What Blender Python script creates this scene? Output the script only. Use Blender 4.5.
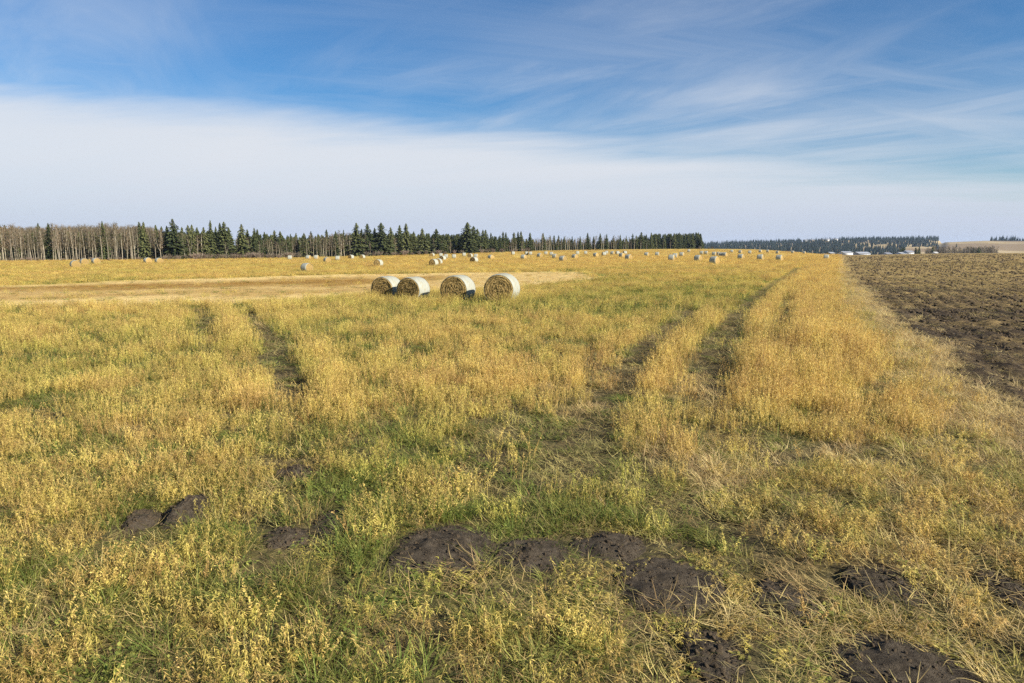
import bpy, bmesh, math, random
import numpy as np
from mathutils import Vector, Matrix

for _o in list(bpy.data.objects):
    bpy.data.objects.remove(_o)
S = bpy.context.scene
COL = S.collection
rnd = random.Random(7)
rng = np.random.default_rng(11)

# ------------------------------------------------------------------ camera
CAM_H = 3.0
F_PX = 683.0
PITCH = math.atan(94.5 / 683.0)
cam_d = bpy.data.cameras.new("camera")
cam = bpy.data.objects.new("camera", cam_d)
COL.objects.link(cam)
cam_d.sensor_width = 36.0
cam_d.lens = 36.0 * F_PX / 1024.0
cam_d.clip_start = 0.1
cam_d.clip_end = 20000.0
cam.location = (0, 0, CAM_H)
cam.rotation_euler = (math.pi / 2 - PITCH, 0, 0)
S.camera = cam

# ------------------------------------------------------------------ light
SUN_EL = math.radians(27.0)
SUN_AZ = math.radians(124.0)          # clockwise from +Y (the view direction): right and a little behind
SUN_DIR = Vector((math.sin(SUN_AZ) * math.cos(SUN_EL), math.cos(SUN_AZ) * math.cos(SUN_EL), math.sin(SUN_EL)))
sun_d = bpy.data.lights.new("sun", 'SUN')
sun_d.energy = 5.0
sun_d.angle = math.radians(0.5)
sun_d.color = (1.0, 0.925, 0.80)
sun = bpy.data.objects.new("sun", sun_d)
COL.objects.link(sun)
sun.rotation_euler = SUN_DIR.to_track_quat('Z', 'Y').to_euler()
sun.location = (60, -40, 60)

S.view_settings.view_transform = 'Standard'
S.view_settings.look = 'None'
S.view_settings.gamma = 1.0
S.view_settings.exposure = 0.95
S.render.engine = 'CYCLES'
S.cycles.max_bounces = 6
S.cycles.transparent_max_bounces = 4
S.cycles.volume_bounces = 0
S.cycles.use_denoising = False
S.cycles.denoiser = 'OPENIMAGEDENOISE'
S.cycles.denoising_input_passes = 'RGB_ALBEDO_NORMAL'
S.cycles.denoising_prefilter = 'ACCURATE'


def N(nt, typ, **kw):
    n = nt.nodes.new(typ)
    for k, v in kw.items():
        if k == 'ins':
            for kk, vv in v.items():
                n.inputs[kk].default_value = vv
        else:
            setattr(n, k, v)
    return n


def math_node(nt, op, a, b=None, c=None, clamp=False):
    n = nt.nodes.new('ShaderNodeMath')
    n.operation = op
    n.use_clamp = clamp
    for i, v in enumerate((a, b, c)):
        if v is None:
            continue
        if isinstance(v, (int, float)):
            n.inputs[i].default_value = v
        else:
            nt.links.new(v, n.inputs[i])
    return n.outputs[0]


def mix_col(nt, fac, a, b, blend='MIX'):
    n = nt.nodes.new('ShaderNodeMix')
    n.data_type = 'RGBA'
    n.blend_type = blend
    for sock, v in ((n.inputs[0], fac), (n.inputs[6], a), (n.inputs[7], b)):
        if isinstance(v, (int, float)):
            sock.default_value = v
        elif isinstance(v, tuple):
            sock.default_value = (v[0], v[1], v[2], 1.0)
        else:
            nt.links.new(v, sock)
    return n.outputs[2]


def smooth_node(nt, x, lo, hi):
    n = nt.nodes.new('ShaderNodeMapRange')
    n.interpolation_type = 'SMOOTHSTEP'
    nt.links.new(x, n.inputs[0])
    for i, v in ((1, lo), (2, hi)):
        if isinstance(v, (int, float)):
            n.inputs[i].default_value = v
        else:
            nt.links.new(v, n.inputs[i])
    return n.outputs[0]


def noise_node(nt, vec, scale, detail=5, rough=0.55, dist=0.0):
    n = nt.nodes.new('ShaderNodeTexNoise')
    n.inputs['Scale'].default_value = scale
    n.inputs['Detail'].default_value = detail
    n.inputs['Roughness'].default_value = rough
    n.inputs['Distortion'].default_value = dist
    nt.links.new(vec, n.inputs['Vector'])
    return n.outputs['Fac']


# ------------------------------------------------------------------ sky
def build_world():
    w = bpy.data.worlds.new("World")
    S.world = w
    w.use_nodes = True
    nt = w.node_tree
    nt.nodes.clear()
    out = nt.nodes.new('ShaderNodeOutputWorld')
    bg = nt.nodes.new('ShaderNodeBackground')
    bg.inputs['Strength'].default_value = 0.061
    nt.links.new(bg.outputs[0], out.inputs['Surface'])
    sky = nt.nodes.new('ShaderNodeTexSky')
    sky.sky_type = 'NISHITA'
    sky.sun_disc = False
    sky.sun_elevation = SUN_EL
    sky.sun_rotation = SUN_AZ
    sky.altitude = 700
    sky.air_density = 1.0
    sky.dust_density = 0.6
    sky.ozone_density = 2.5
    hs = N(nt, 'ShaderNodeHueSaturation', ins={'Saturation': 1.68, 'Value': 0.95, 'Hue': 0.504})
    nt.links.new(sky.outputs[0], hs.inputs['Color'])
    tc = nt.nodes.new('ShaderNodeTexCoord')
    nrm = nt.nodes.new('ShaderNodeVectorMath'); nrm.operation = 'NORMALIZE'
    nt.links.new(tc.outputs['Generated'], nrm.inputs[0])
    sep = nt.nodes.new('ShaderNodeSeparateXYZ')
    nt.links.new(nrm.outputs[0], sep.inputs[0])
    X, Y, Z = sep.outputs
    az = math_node(nt, 'ARCTAN2', X, Y)
    el = math_node(nt, 'ARCSINE', Z)
    # the cloud deck seen from below: direction projected on a flat layer
    zz = math_node(nt, 'ADD', math_node(nt, 'ABSOLUTE', Z), 0.06)
    cx = math_node(nt, 'DIVIDE', X, zz)
    cy = math_node(nt, 'DIVIDE', Y, zz)
    comb = nt.nodes.new('ShaderNodeCombineXYZ')
    nt.links.new(cx, comb.inputs[0]); nt.links.new(cy, comb.inputs[1])
    def mapped(rot, sc):
        m = nt.nodes.new('ShaderNodeMapping')
        m.vector_type = 'TEXTURE'
        m.inputs['Rotation'].default_value = (0, 0, -rot)
        m.inputs['Scale'].default_value = (1 / sc[0], 1 / sc[1], 1)
        nt.links.new(comb.outputs[0], m.inputs['Vector'])
        return m.outputs[0]
    # pale stratus band: its upper edge falls towards the right
    nz_edge = noise_node(nt, mapped(0.25, (0.25, 0.8, 1)), 1.0, 6, 0.62, 0.3)
    edge = math_node(nt, 'MULTIPLY_ADD', az, -0.085, 0.172)
    az2 = math_node(nt, 'MULTIPLY', az, az)
    edge = math_node(nt, 'MULTIPLY_ADD', az2, -0.08, edge)
    edge = math_node(nt, 'ADD', edge, math_node(nt, 'MULTIPLY_ADD', nz_edge, 0.10, -0.05))
    d = math_node(nt, 'SUBTRACT', edge, el)
    band = smooth_node(nt, d, -0.034, 0.058)
    nz_b = noise_node(nt, mapped(0.5, (0.35, 0.9, 1)), 0.8, 5, 0.55, 0.2)
    band_op = math_node(nt, 'MULTIPLY', band, math_node(nt, 'MULTIPLY_ADD', nz_b, 0.20, 0.84), clamp=True)
    # thin cirrus streaks
    nz1 = noise_node(nt, mapped(0.95, (0.34, 1.15, 1)), 0.9, 9, 0.62, 1.1)
    nz2 = noise_node(nt, mapped(0.3, (0.35, 0.5, 1)), 0.55, 4, 0.5, 0.3)
    nz3 = noise_node(nt, mapped(-0.35, (0.28, 1.1, 1)), 1.0, 8, 0.6, 0.9)
    c1 = smooth_node(nt, nz1, 0.26, 0.95)
    c2 = smooth_node(nt, nz2, 0.32, 0.60)
    c3 = smooth_node(nt, nz3, 0.28, 1.0)
    cir = math_node(nt, 'MULTIPLY', math_node(nt, 'MAXIMUM', c1, c3), math_node(nt, 'MULTIPLY_ADD', c2, 0.85, 0.15))
    near_band = smooth_node(nt, d, -0.34, 0.0)
    cir = math_node(nt, 'MULTIPLY', cir, math_node(nt, 'MULTIPLY_ADD', near_band, 0.45, 0.55))
    veil = math_node(nt, 'MULTIPLY', near_band, math_node(nt, 'MULTIPLY_ADD', c2, 0.46, 0.16))
    streak = math_node(nt, 'MULTIPLY_ADD', math_node(nt, 'MAXIMUM', c1, c3), 1.1, 0.38)
    veil = math_node(nt, 'MULTIPLY', veil, streak)
    cir = math_node(nt, 'MAXIMUM', math_node(nt, 'MULTIPLY', cir, 0.85), veil)
    op = math_node(nt, 'MAXIMUM', band_op, cir, clamp=True)
    # cloud light: whiter in the deck, greyer blue towards the horizon
    low = smooth_node(nt, el, 0.0, 0.13)
    ccol = mix_col(nt, low, (5.0, 5.5, 6.6), (6.4, 6.65, 7.1))
    res = mix_col(nt, op, hs.outputs[0], ccol)
    hz = math_node(nt, 'SUBTRACT', 1.0, smooth_node(nt, el, -0.02, 0.07))
    res = mix_col(nt, math_node(nt, 'MULTIPLY', hz, 0.75), res, (4.8, 5.4, 6.7))
    nt.links.new(res, bg.inputs['Color'])


build_world()

# ------------------------------------------------------------------ helpers
def hash2(ix, iy, seed):
    n = (ix.astype(np.int64) * 374761393 + iy.astype(np.int64) * 668265263 + seed * 1442695041) & 0xFFFFFFFF
    n = ((n ^ (n >> 13)) * 1274126177) & 0xFFFFFFFF
    n = n ^ (n >> 16)
    return (n & 0xFFFFFF) / float(0xFFFFFF)


def vnoise(x, y, seed=0):
    x = np.asarray(x, float); y = np.asarray(y, float)
    ix = np.floor(x); iy = np.floor(y)
    fx = x - ix; fy = y - iy
    fx = fx * fx * (3 - 2 * fx); fy = fy * fy * (3 - 2 * fy)
    a = hash2(ix, iy, seed); b = hash2(ix + 1, iy, seed)
    c = hash2(ix, iy + 1, seed); d = hash2(ix + 1, iy + 1, seed)
    return (a * (1 - fx) + b * fx) * (1 - fy) + (c * (1 - fx) + d * fx) * fy


def fbm(x, y, seed=0, oct=4):
    t = 0; amp = 1; tot = 0
    for k in range(oct):
        t = t + amp * vnoise(np.asarray(x) * 2 ** k + 17.3 * k, np.asarray(y) * 2 ** k - 9.1 * k, seed + k)
        tot += amp; amp *= 0.5
    return t / tot


def sst(a, b, x):
    t = np.clip((np.asarray(x, float) - a) / (b - a), 0, 1)
    return t * t * (3 - 2 * t)


EDGE_Y = [-60, 10.7, 17.1, 22.4, 28, 39, 58, 99.5, 199, 1600]   # the line where the ploughed field begins
EDGE_X = [-21.8, 7.9, 10.6, 12.8, 15.1, 19.8, 28.4, 48.0, 95.6, 765]


def bx(Y):
    return np.interp(Y, EDGE_Y, EDGE_X)



def terrain(X, Y):
    X = np.asarray(X, float); Y = np.asarray(Y, float)
    Yc = np.maximum(Y, 1.0)
    u = X / Yc
    w = 1 - sst(-0.22, 0.28, u)
    z = -0.9 * sst(22, 75, Yc) * w
    rise = 1.65 * sst(180, 500, Yc) * sst(-0.42, 0.05, u) * (1 - sst(0.34, 0.47, u))
    z = z + rise
    crest = 330 + 170 * (1 - sst(0.3, 0.47, u))
    drop = sst(0, 620, Yc - crest) * 17.0 * sst(0.2, 0.45, u)
    z = z - drop - 1.0 * np.exp(-((u - 0.49) / 0.11) ** 2) * sst(110, 310, Yc)
    z = z + (fbm(X / 9.0, Y / 9.0, 3, 3) - 0.5) * 0.16 * sst(3, 10, Yc) * (1 - sst(60, 140, Yc))
    return z


def ray(px, py):
    v = np.array([px - 512.0, F_PX * math.cos(PITCH) + (341.5 - py) * math.sin(PITCH),
                  -F_PX * math.sin(PITCH) + (341.5 - py) * math.cos(PITCH)])
    return v / v[1]


def gp(px, py):
    """point of the ground seen at this place of the photograph"""
    v = ray(px, py)
    Y = 2.0; prev = 2.0
    while Y < 900:
        if CAM_H + v[2] * Y < float(terrain(v[0] * Y, Y)):
            break
        prev = Y; Y *= 1.01
    a, b = prev, Y
    for _ in range(18):
        m = 0.5 * (a + b)
        if CAM_H + v[2] * m < float(terrain(v[0] * m, m)):
            b = m
        else:
            a = m
    return (v[0] * a, a)


def at(px, Y):
    """point of the ground in this direction at depth Y"""
    v = ray(px, 247.0)
    X = v[0] * Y
    return (X, Y, float(terrain(X, Y)))


def z_at(py, Y):
    return CAM_H + ray(512, py)[2] * Y


def polyline_dist(X, Y, pts):
    best = np.full(X.shape, 1e9)
    for (ax, ay), (bx, by) in zip(pts[:-1], pts[1:]):
        dx, dy = bx - ax, by - ay
        L = dx * dx + dy * dy + 1e-9
        t = np.clip(((X - ax) * dx + (Y - ay) * dy) / L, 0, 1)
        best = np.minimum(best, np.hypot(X - ax - t * dx, Y - ay - t * dy))
    return best


TRACKS = [  # (places in the photo, half width, wear)
    ([(798, 268), (790, 275), (768, 288), (747, 306), (730, 328), (716, 352), (706, 378), (699, 410)], 0.60, 1.0),
    ([(787, 296), (783, 318), (780, 345)], 0.42, 0.9),
    ([(694, 310), (672, 328), (645, 352), (622, 380), (602, 410), (582, 450), (566, 478)], 0.52, 1.0),
    ([(628, 356), (580, 392), (535, 432), (500, 478)], 0.95, 0.62),
    ([(240, 308), (256, 324), (272, 345), (285, 370), (290, 400)], 0.42, 1.0),
    ([(201, 309), (205, 325), (207, 345)], 0.46, 0.9),
    ([(290, 400), (283, 440), (272, 478), (262, 520)], 0.34, 0.55),
    ([(735, 420), (720, 470), (705, 520)], 0.6, 0.55),
    ([(660, 400), (640, 450), (625, 500)], 0.45, 0.5),
    ([(700, 600), (790, 590), (880, 600), (960, 620)], 0.45, 0.55),
    ([(830, 450), (845, 462)], 0.3, 0.8), ([(950, 412), (970, 420)], 0.3, 0.8), ([(240, 374), (246, 378)], 0.2, 0.8),
    ([(890, 520), (960, 560), (1024, 590)], 0.5, 0.45),
]
TRACKS = [([gp(*p) for p in pts], w, k) for pts, w, k in TRACKS]

MOUNDS = [  # px, py of centre, width px, depth m, height m, label
    (186, 514, 50, 0.50, 0.15, "smooth dark soil mound with two straw stalks standing before it, left in the grass"),
    (142, 522, 34, 0.36, 0.10, "small low dark soil heap touching the left end of the smooth dark mound"),
    (333, 522, 40, 0.42, 0.12, "dark crumbly soil heap at the right end of the dirt ridge left of centre"),
    (285, 540, 56, 0.34, 0.10, "long flat strip of turned soil below the crumbly heap left of centre"),
    (442, 549, 118, 0.62, 0.24, "largest rounded dirt mound in the middle foreground, green tuft at its foot"),
    (530, 556, 88, 0.46, 0.18, "rugged dark dirt mound directly right of the largest rounded mound"),
    (612, 550, 84, 0.52, 0.21, "dark dirt mound behind the tall golden weed right of the middle"),
    (668, 584, 124, 0.60, 0.22, "broad grey brown dirt mound in front of the mound behind the golden weed"),
    (712, 654, 64, 0.42, 0.13, "black damp soil heap near the bottom edge right of the middle"),
    (905, 677, 150, 0.60, 0.24, "wide dark dirt mound cut off by the bottom edge at the right"),
    (884, 584, 70, 0.42, 0.11, "flat patch of broken clods among lying straw at the right foreground"),
    (296, 474, 40, 0.30, 0.08, "small scrape of soil in the wheel track above the left mounds"),
    (1010, 588, 50, 0.40, 0.06, "dark soil scrape at the right edge among pale grass"),
    (785, 603, 70, 0.42, 0.10, "low bare soil patch left of the broken clods at the right foreground"),
]
MOUNDS = [(gp(px, py), w, d, h, lab) for px, py, w, d, h, lab in MOUNDS]
MOUNDS = [((x, y), 0.5 * w * math.hypot(y, 3.0) / F_PX * 1.02, d, h, lab) for (x, y), w, d, h, lab in MOUNDS]

SW_A = [gp(*p) for p in [(-150, 292), (0, 286), (120, 281), (340, 274.5), (470, 272.5), (590, 272)]]
SW_B = [gp(*p) for p in [(-150, 315), (0, 308), (200, 304), (350, 298), (450, 291), (530, 285.5), (620, 275.5)]]


def swath(X, Y):
    """1 inside the strip of cut stubble that crosses the field on the left"""
    ya = np.interp(X, [p[0] for p in SW_A], [p[1] for p in SW_A])
    yb = np.interp(X, [p[0] for p in SW_B], [p[1] for p in SW_B])
    wob = (fbm(X / 5.0, Y / 5.0, 31, 3) - 0.5) * 5
    end = 1 - sst(7.0, 13.0, X + wob)
    return sst(-2.0, 1.0, Y - yb + wob) * (1 - sst(-2.0, 3.0, Y - ya + wob)) * end, (Y - yb) / np.maximum(ya - yb, 1.0)


def swath_tone(X, t):
    """pale straw along both edges of the strip, browner rows between"""
    w = t + (fbm(X / 6.0, t * 3.0, 33, 3) - 0.5) * 0.3
    v = np.interp(w, [-0.2, 0.0, 0.14, 0.24, 0.36, 0.48, 0.60, 0.74, 0.84, 0.92, 1.2], [0.95, 1.0, 0.9, 0.40, 0.45, 0.65, 0.15, 0.0, 0.55, 0.95, 0.95])
    r = sst(-14, -2, X)
    return v * (1 - r) + np.maximum(v, 0.8) * r


def wear(X, Y):
    m = np.zeros(X.shape)
    wob = (fbm(X * 1.3, Y * 1.3, 71, 3) - 0.5) * 0.30
    near = Y < 120
    for pts, w, k in TRACKS:
        xs = [p[0] for p in pts]; ys = [p[1] for p in pts]
        sel = near & (X > min(xs) - 3) & (X < max(xs) + 3) & (Y > min(ys) - 3) & (Y < max(ys) + 3)
        if sel.any():
            d = polyline_dist(X[sel], Y[sel], pts) + wob[sel]
            brk = sst(0.2, 0.42, fbm(X[sel] / 1.6, Y[sel] / 1.6, 91, 2))
            m[sel] = np.maximum(m[sel], k * (1 - sst(w * 0.75, w * 1.3, d)) * (0.72 + 0.28 * brk))
    return m


def bare_gaps(X, Y):
    """trampled corner at the lower right with bare earth between the tufts"""
    fr = sst(.6, 2.5, X) * (1 - sst(8.5, 12, Y))
    return fr * (1 - sst(.36, .50, fbm(X / .6, Y / .6, 101, 3)))


def verge(X, Y):
    """the standing strips beside the wheel ruts"""
    m = np.zeros(X.shape)
    near = Y < 70
    for k in (0, 1, 2, 4, 5):
        pts, w, _k = TRACKS[k]
        d = polyline_dist(X[near], Y[near], pts)
        m[near] = np.maximum(m[near], np.exp(-((d - w - .55) / .38) ** 2))
    return m


def in_mound(X, Y, grow=1.0):
    m = np.zeros(X.shape)
    for (mx, my), a, d, h, _l in MOUNDS:
        r = ((X - mx) / (a * grow)) ** 2 + ((Y - my) / (d * grow)) ** 2
        m = np.maximum(m, 1 - sst(0.55, 0.95, np.sqrt(r) + (fbm(X * 3, Y * 3, 19, 2) - .5) * .5))
    return m


def front_mound(X, Y):
    m = np.zeros(X.shape)
    for (mx, my), a, d, h, _l in MOUNDS:
        m = np.maximum(m, sst(1.15, .7, np.abs(X - mx) / a) * sst(-d - .95, -d - .5, Y - my) * (Y < my + d))
    return m


def edge_s(X, Y):
    return X - bx(Y) + (fbm(Y / 4.0, Y * 0 + 3, 55, 3) - 0.5) * np.where(Y < 150, 0.9, 0.4)


def tag(o, label=None, cat=None, group=None, kind=None):
    if label: o['label'] = label
    if cat: o['category'] = cat
    if group: o['group'] = group
    if kind: o['kind'] = kind
    return o


def mesh_np(name, verts, faces, mat=None, smooth=False):
    """faces: list of arrays or one (n,k) array"""
    me = bpy.data.meshes.new(name)
    verts = np.asarray(verts, np.float32)
    if isinstance(faces, np.ndarray):
        faces = [faces]
    faces = [np.asarray(f, np.int32) for f in faces if len(f)]
    me.vertices.add(len(verts))
    me.vertices.foreach_set('co', verts.ravel())
    nl = sum(f.size for f in faces); nf = sum(len(f) for f in faces)
    me.loops.add(nl)
    me.loops.foreach_set('vertex_index', np.concatenate([f.ravel() for f in faces]))
    me.polygons.add(nf)
    tot = np.concatenate([np.full(len(f), f.shape[1], np.int32) for f in faces])
    st = np.concatenate([[0], np.cumsum(tot)[:-1]]).astype(np.int32)
    me.polygons.foreach_set('loop_start', st)
    me.polygons.foreach_set('loop_total', tot)
    me.update(calc_edges=True)
    me.validate()
    if smooth:
        me.polygons.foreach_set('use_smooth', np.ones(nf, bool))
    if mat:
        me.materials.append(mat)
    return me


def set_attr(me, name, vals):
    a = me.attributes.new(name, 'FLOAT', 'POINT')
    a.data.foreach_set('value', np.asarray(vals, np.float32))


def obj(name, me, parent=None):
    o = bpy.data.objects.new(name, me)
    COL.objects.link(o)
    if parent is not None:
        o.parent = parent
    return o


def empty(name, loc, rz=0.0):
    o = bpy.data.objects.new(name, None)
    COL.objects.link(o)
    o.empty_display_size = 0.2
    o.location = loc
    o.rotation_euler = (0, 0, rz)
    return o


def copy_tree(o, parent=None):
    c = o.copy()
    COL.objects.link(c)
    if parent is not None:
        c.parent = parent
    for ch in list(o.children):
        copy_tree(ch, c)
    return c


class MB:
    """gathers triangles and quads for one mesh"""
    def __init__(self):
        self.v = []; self.q = []; self.t = []; self.var = []

    def add(self, pts, var=0.5):
        i = len(self.v)
        self.v.extend(pts)
        self.var.extend([var] * len(pts))
        if len(pts) == 4: self.q.append((i, i + 1, i + 2, i + 3))
        else: self.t.append((i, i + 1, i + 2))

    def strip(self, path, widths, side, var=0.5):
        i = len(self.v)
        for p, w in zip(path, widths):
            p = Vector(p)
            self.v.append(p - side * w * 0.5); self.v.append(p + side * w * 0.5)
            self.var.extend([var, var])
        for k in range(len(path) - 1):
            a = i + 2 * k
            self.q.append((a, a + 1, a + 3, a + 2))

    def tube(self, path, radii, n=5, var=0.5, cap=True):
        i = len(self.v)
        path = [Vector(p) for p in path]
        for k, p in enumerate(path):
            d = (path[min(k + 1, len(path) - 1)] - path[max(k - 1, 0)]).normalized()
            a = d.cross(Vector((0.31, 0.95, 0.07))).normalized(); b = d.cross(a)
            for j in range(n):
                t = 2 * math.pi * j / n
                self.v.append(p + (a * math.cos(t) + b * math.sin(t)) * radii[k]); self.var.append(var)
        for k in range(len(path) - 1):
            for j in range(n):
                a0 = i + k * n + j; a1 = i + k * n + (j + 1) % n
                self.q.append((a0, a1, a1 + n, a0 + n))
        if cap:
            c = len(self.v); self.v.append(path[-1]); self.var.append(var)
            o = i + (len(path) - 1) * n
            for j in range(n): self.t.append((o + j, o + (j + 1) % n, c))

    def box(self, x0, x1, y0, y1, z0, z1):
        i = len(self.v)
        for z in (z0, z1):
            for x, y in ((x0, y0), (x1, y0), (x1, y1), (x0, y1)):
                self.v.append(Vector((x, y, z))); self.var.append(0.5)
        for f in ((0, 3, 2, 1), (4, 5, 6, 7), (0, 1, 5, 4), (1, 2, 6, 5), (2, 3, 7, 6), (3, 0, 4, 7)):
            self.q.append(tuple(i + k for k in f))

    def mesh(self, name, mat, smooth=False):
        fs = []
        if self.q: fs.append(np.array(self.q))
        if self.t: fs.append(np.array(self.t))
        me = mesh_np(name, [tuple(p) for p in self.v], fs, mat, smooth)
        if len(me.vertices) == len(self.var):
            set_attr(me, 'var', self.var)
        return me


def scatter(name, variants, P, R, Sc, tint, label, cat, extra=None):
    """one object of countless blades, stones or twigs: clump meshes instanced on points"""
    me = bpy.data.meshes.new(name)
    n = len(P)
    me.vertices.add(n)
    me.vertices.foreach_set('co', np.asarray(P, np.float32).ravel())
    for an, vals in (('rot', R), ('scl', Sc)):
        a = me.attributes.new(an, 'FLOAT_VECTOR', 'POINT')
        a.data.foreach_set('vector', np.asarray(vals, np.float32).ravel())
    set_attr(me, 'tint', tint)
    set_attr(me, 'rid', rng.random(n))
    a = me.attributes.new('vi', 'INT', 'POINT')
    a.data.foreach_set('value', rng.integers(0, len(variants), n).astype(np.int32))
    o = obj(name, me)
    ng = bpy.data.node_groups.new(name + '_scatter', 'GeometryNodeTree')
    ng.interface.new_socket('Geometry', in_out='INPUT', socket_type='NodeSocketGeometry')
    ng.interface.new_socket('Geometry', in_out='OUTPUT', socket_type='NodeSocketGeometry')
    gi = ng.nodes.new('NodeGroupInput'); go = ng.nodes.new('NodeGroupOutput')
    iop = ng.nodes.new('GeometryNodeInstanceOnPoints')
    iop.inputs['Pick Instance'].default_value = True
    ng.links.new(gi.outputs[0], iop.inputs['Points'])
    g2i = ng.nodes.new('GeometryNodeGeometryToInstance')
    for vm in variants:
        vo = bpy.data.objects.new(name + '_clump', vm)
        oi = ng.nodes.new('GeometryNodeObjectInfo')
        oi.inputs['Object'].default_value = vo
        ng.links.new(oi.outputs['Geometry'], g2i.inputs[0])
    ng.links.new(g2i.outputs[0], iop.inputs['Instance'])
    for an, dt, sock in (('rot', 'FLOAT_VECTOR', 'Rotation'), ('scl', 'FLOAT_VECTOR', 'Scale'), ('vi', 'INT', 'Instance Index')):
        na = ng.nodes.new('GeometryNodeInputNamedAttribute')
        na.data_type = dt
        na.inputs['Name'].default_value = an
        src = na.outputs['Attribute']
        if an == 'rot':
            er = ng.nodes.new('FunctionNodeEulerToRotation')
            ng.links.new(src, er.inputs[0]); src = er.outputs[0]
        ng.links.new(src, iop.inputs[sock])
    ng.links.new(iop.outputs[0], go.inputs[0])
    md = o.modifiers.new('scatter', 'NODES')
    md.node_group = ng
    tag(o, label, cat, None, 'stuff')
    return o


# ------------------------------------------------------------------ materials
def new_mat(name):
    m = bpy.data.materials.new(name)
    m.use_nodes = True
    nt = m.node_tree
    nt.nodes.clear()
    out = nt.nodes.new('ShaderNodeOutputMaterial')
    return m, nt, out


def attr(nt, name, inst=False):
    a = nt.nodes.new('ShaderNodeAttribute')
    a.attribute_name = name
    a.attribute_type = 'INSTANCER' if inst else 'GEOMETRY'
    return a.outputs['Fac']


def princ(nt, out, col, rough=0.8, spec=0.2):
    p = nt.nodes.new('ShaderNodeBsdfPrincipled')
    p.inputs['Roughness'].default_value = rough
    p.inputs['Specular IOR Level'].default_value = spec
    if isinstance(col, tuple):
        p.inputs['Base Color'].default_value = (*col, 1)
    else:
        nt.links.new(col, p.inputs['Base Color'])
    nt.links.new(p.outputs[0], out.inputs['Surface'])
    return p


def blade_mat(name, dry_a, dry_b, green_a, green_b, transl=0.3):
    m, nt, out = new_mat(name)
    tint = attr(nt, 'tint', True); rid = attr(nt, 'rid', True); var = attr(nt, 'var')
    dry = mix_col(nt, var, dry_a, dry_b)
    grn = mix_col(nt, var, green_a, green_b)
    t = math_node(nt, 'ADD', tint, math_node(nt, 'MULTIPLY_ADD', var, 0.5, -0.25), clamp=True)
    col = mix_col(nt, t, grn, dry)
    hs = nt.nodes.new('ShaderNodeHueSaturation')
    nt.links.new(col, hs.inputs['Color'])
    nt.links.new(math_node(nt, 'MULTIPLY_ADD', rid, 0.6, 0.7), hs.inputs['Value'])
    nt.links.new(math_node(nt, 'MULTIPLY_ADD', rid, 0.03, 0.485), hs.inputs['Hue'])
    col = hs.outputs[0]
    p = nt.nodes.new('ShaderNodeBsdfPrincipled')
    p.inputs['Roughness'].default_value = 0.62
    p.inputs['Specular IOR Level'].default_value = 0.25
    nt.links.new(col, p.inputs['Base Color'])
    tr = nt.nodes.new('ShaderNodeBsdfTranslucent')
    nt.links.new(col, tr.inputs['Color'])
    mx = nt.nodes.new('ShaderNodeMixShader')
    mx.inputs[0].default_value = transl
    nt.links.new(p.outputs[0], mx.inputs[1]); nt.links.new(tr.outputs[0], mx.inputs[2])
    nt.links.new(mx.outputs[0], out.inputs['Surface'])
    return m


M = {}
M['oats'] = blade_mat('golden_stalks', (0.55, 0.355, 0.088), (0.71, 0.515, 0.178), (0.26, 0.272, 0.046), (0.44, 0.375, 0.082))
M['green'] = blade_mat('green_blades', (0.46, 0.38, 0.11), (0.54, 0.41, 0.13), (0.115, 0.155, 0.030), (0.225, 0.255, 0.05), 0.35)
M['dock'] = blade_mat('brown_weed', (0.42, 0.26, 0.075), (0.56, 0.385, 0.13), (0.34, 0.29, 0.08), (0.48, 0.36, 0.11), 0.15)
M['mat'] = blade_mat('lying_straw', (0.60, 0.45, 0.19), (0.42, 0.285, 0.11), (0.20, 0.20, 0.06), (0.30, 0.26, 0.09), 0.15)
M['pale'] = blade_mat('pale_straw', (0.74, 0.59, 0.30), (0.64, 0.47, 0.19), (0.30, 0.18, 0.05), (0.46, 0.31, 0.085), 0.25)


def soil_mat(name, dark, light, scale=6.0, bump=0.6, dist=0.05):
    m, nt, out = new_mat(name)
    tc = nt.nodes.new('ShaderNodeTexCoord')
    n1 = noise_node(nt, tc.outputs['Object'], scale, 8, 0.65)
    n2 = noise_node(nt, tc.outputs['Object'], scale * 7, 6, 0.7)
    f = smooth_node(nt, math_node(nt, 'ADD', math_node(nt, 'MULTIPLY', n1, 0.6), math_node(nt, 'MULTIPLY', n2, 0.4)), 0.36, 0.66)
    col = mix_col(nt, f, dark, light)
    p = princ(nt, out, col, 0.95, 0.1)
    b = nt.nodes.new('ShaderNodeBump')
    b.inputs['Strength'].default_value = bump
    b.inputs['Distance'].default_value = dist
    nt.links.new(n2, b.inputs['Height'])
    nt.links.new(b.outputs[0], p.inputs['Normal'])
    return m


M['mound'] = soil_mat('mound_soil', (0.036, 0.028, 0.020), (0.135, 0.108, 0.076), 13.0, 1.0, 0.03)
M['clod'] = soil_mat('clod_soil', (0.045, 0.033, 0.022), (0.13, 0.098, 0.062), 5.0, 0.6, 0.03)


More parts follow.
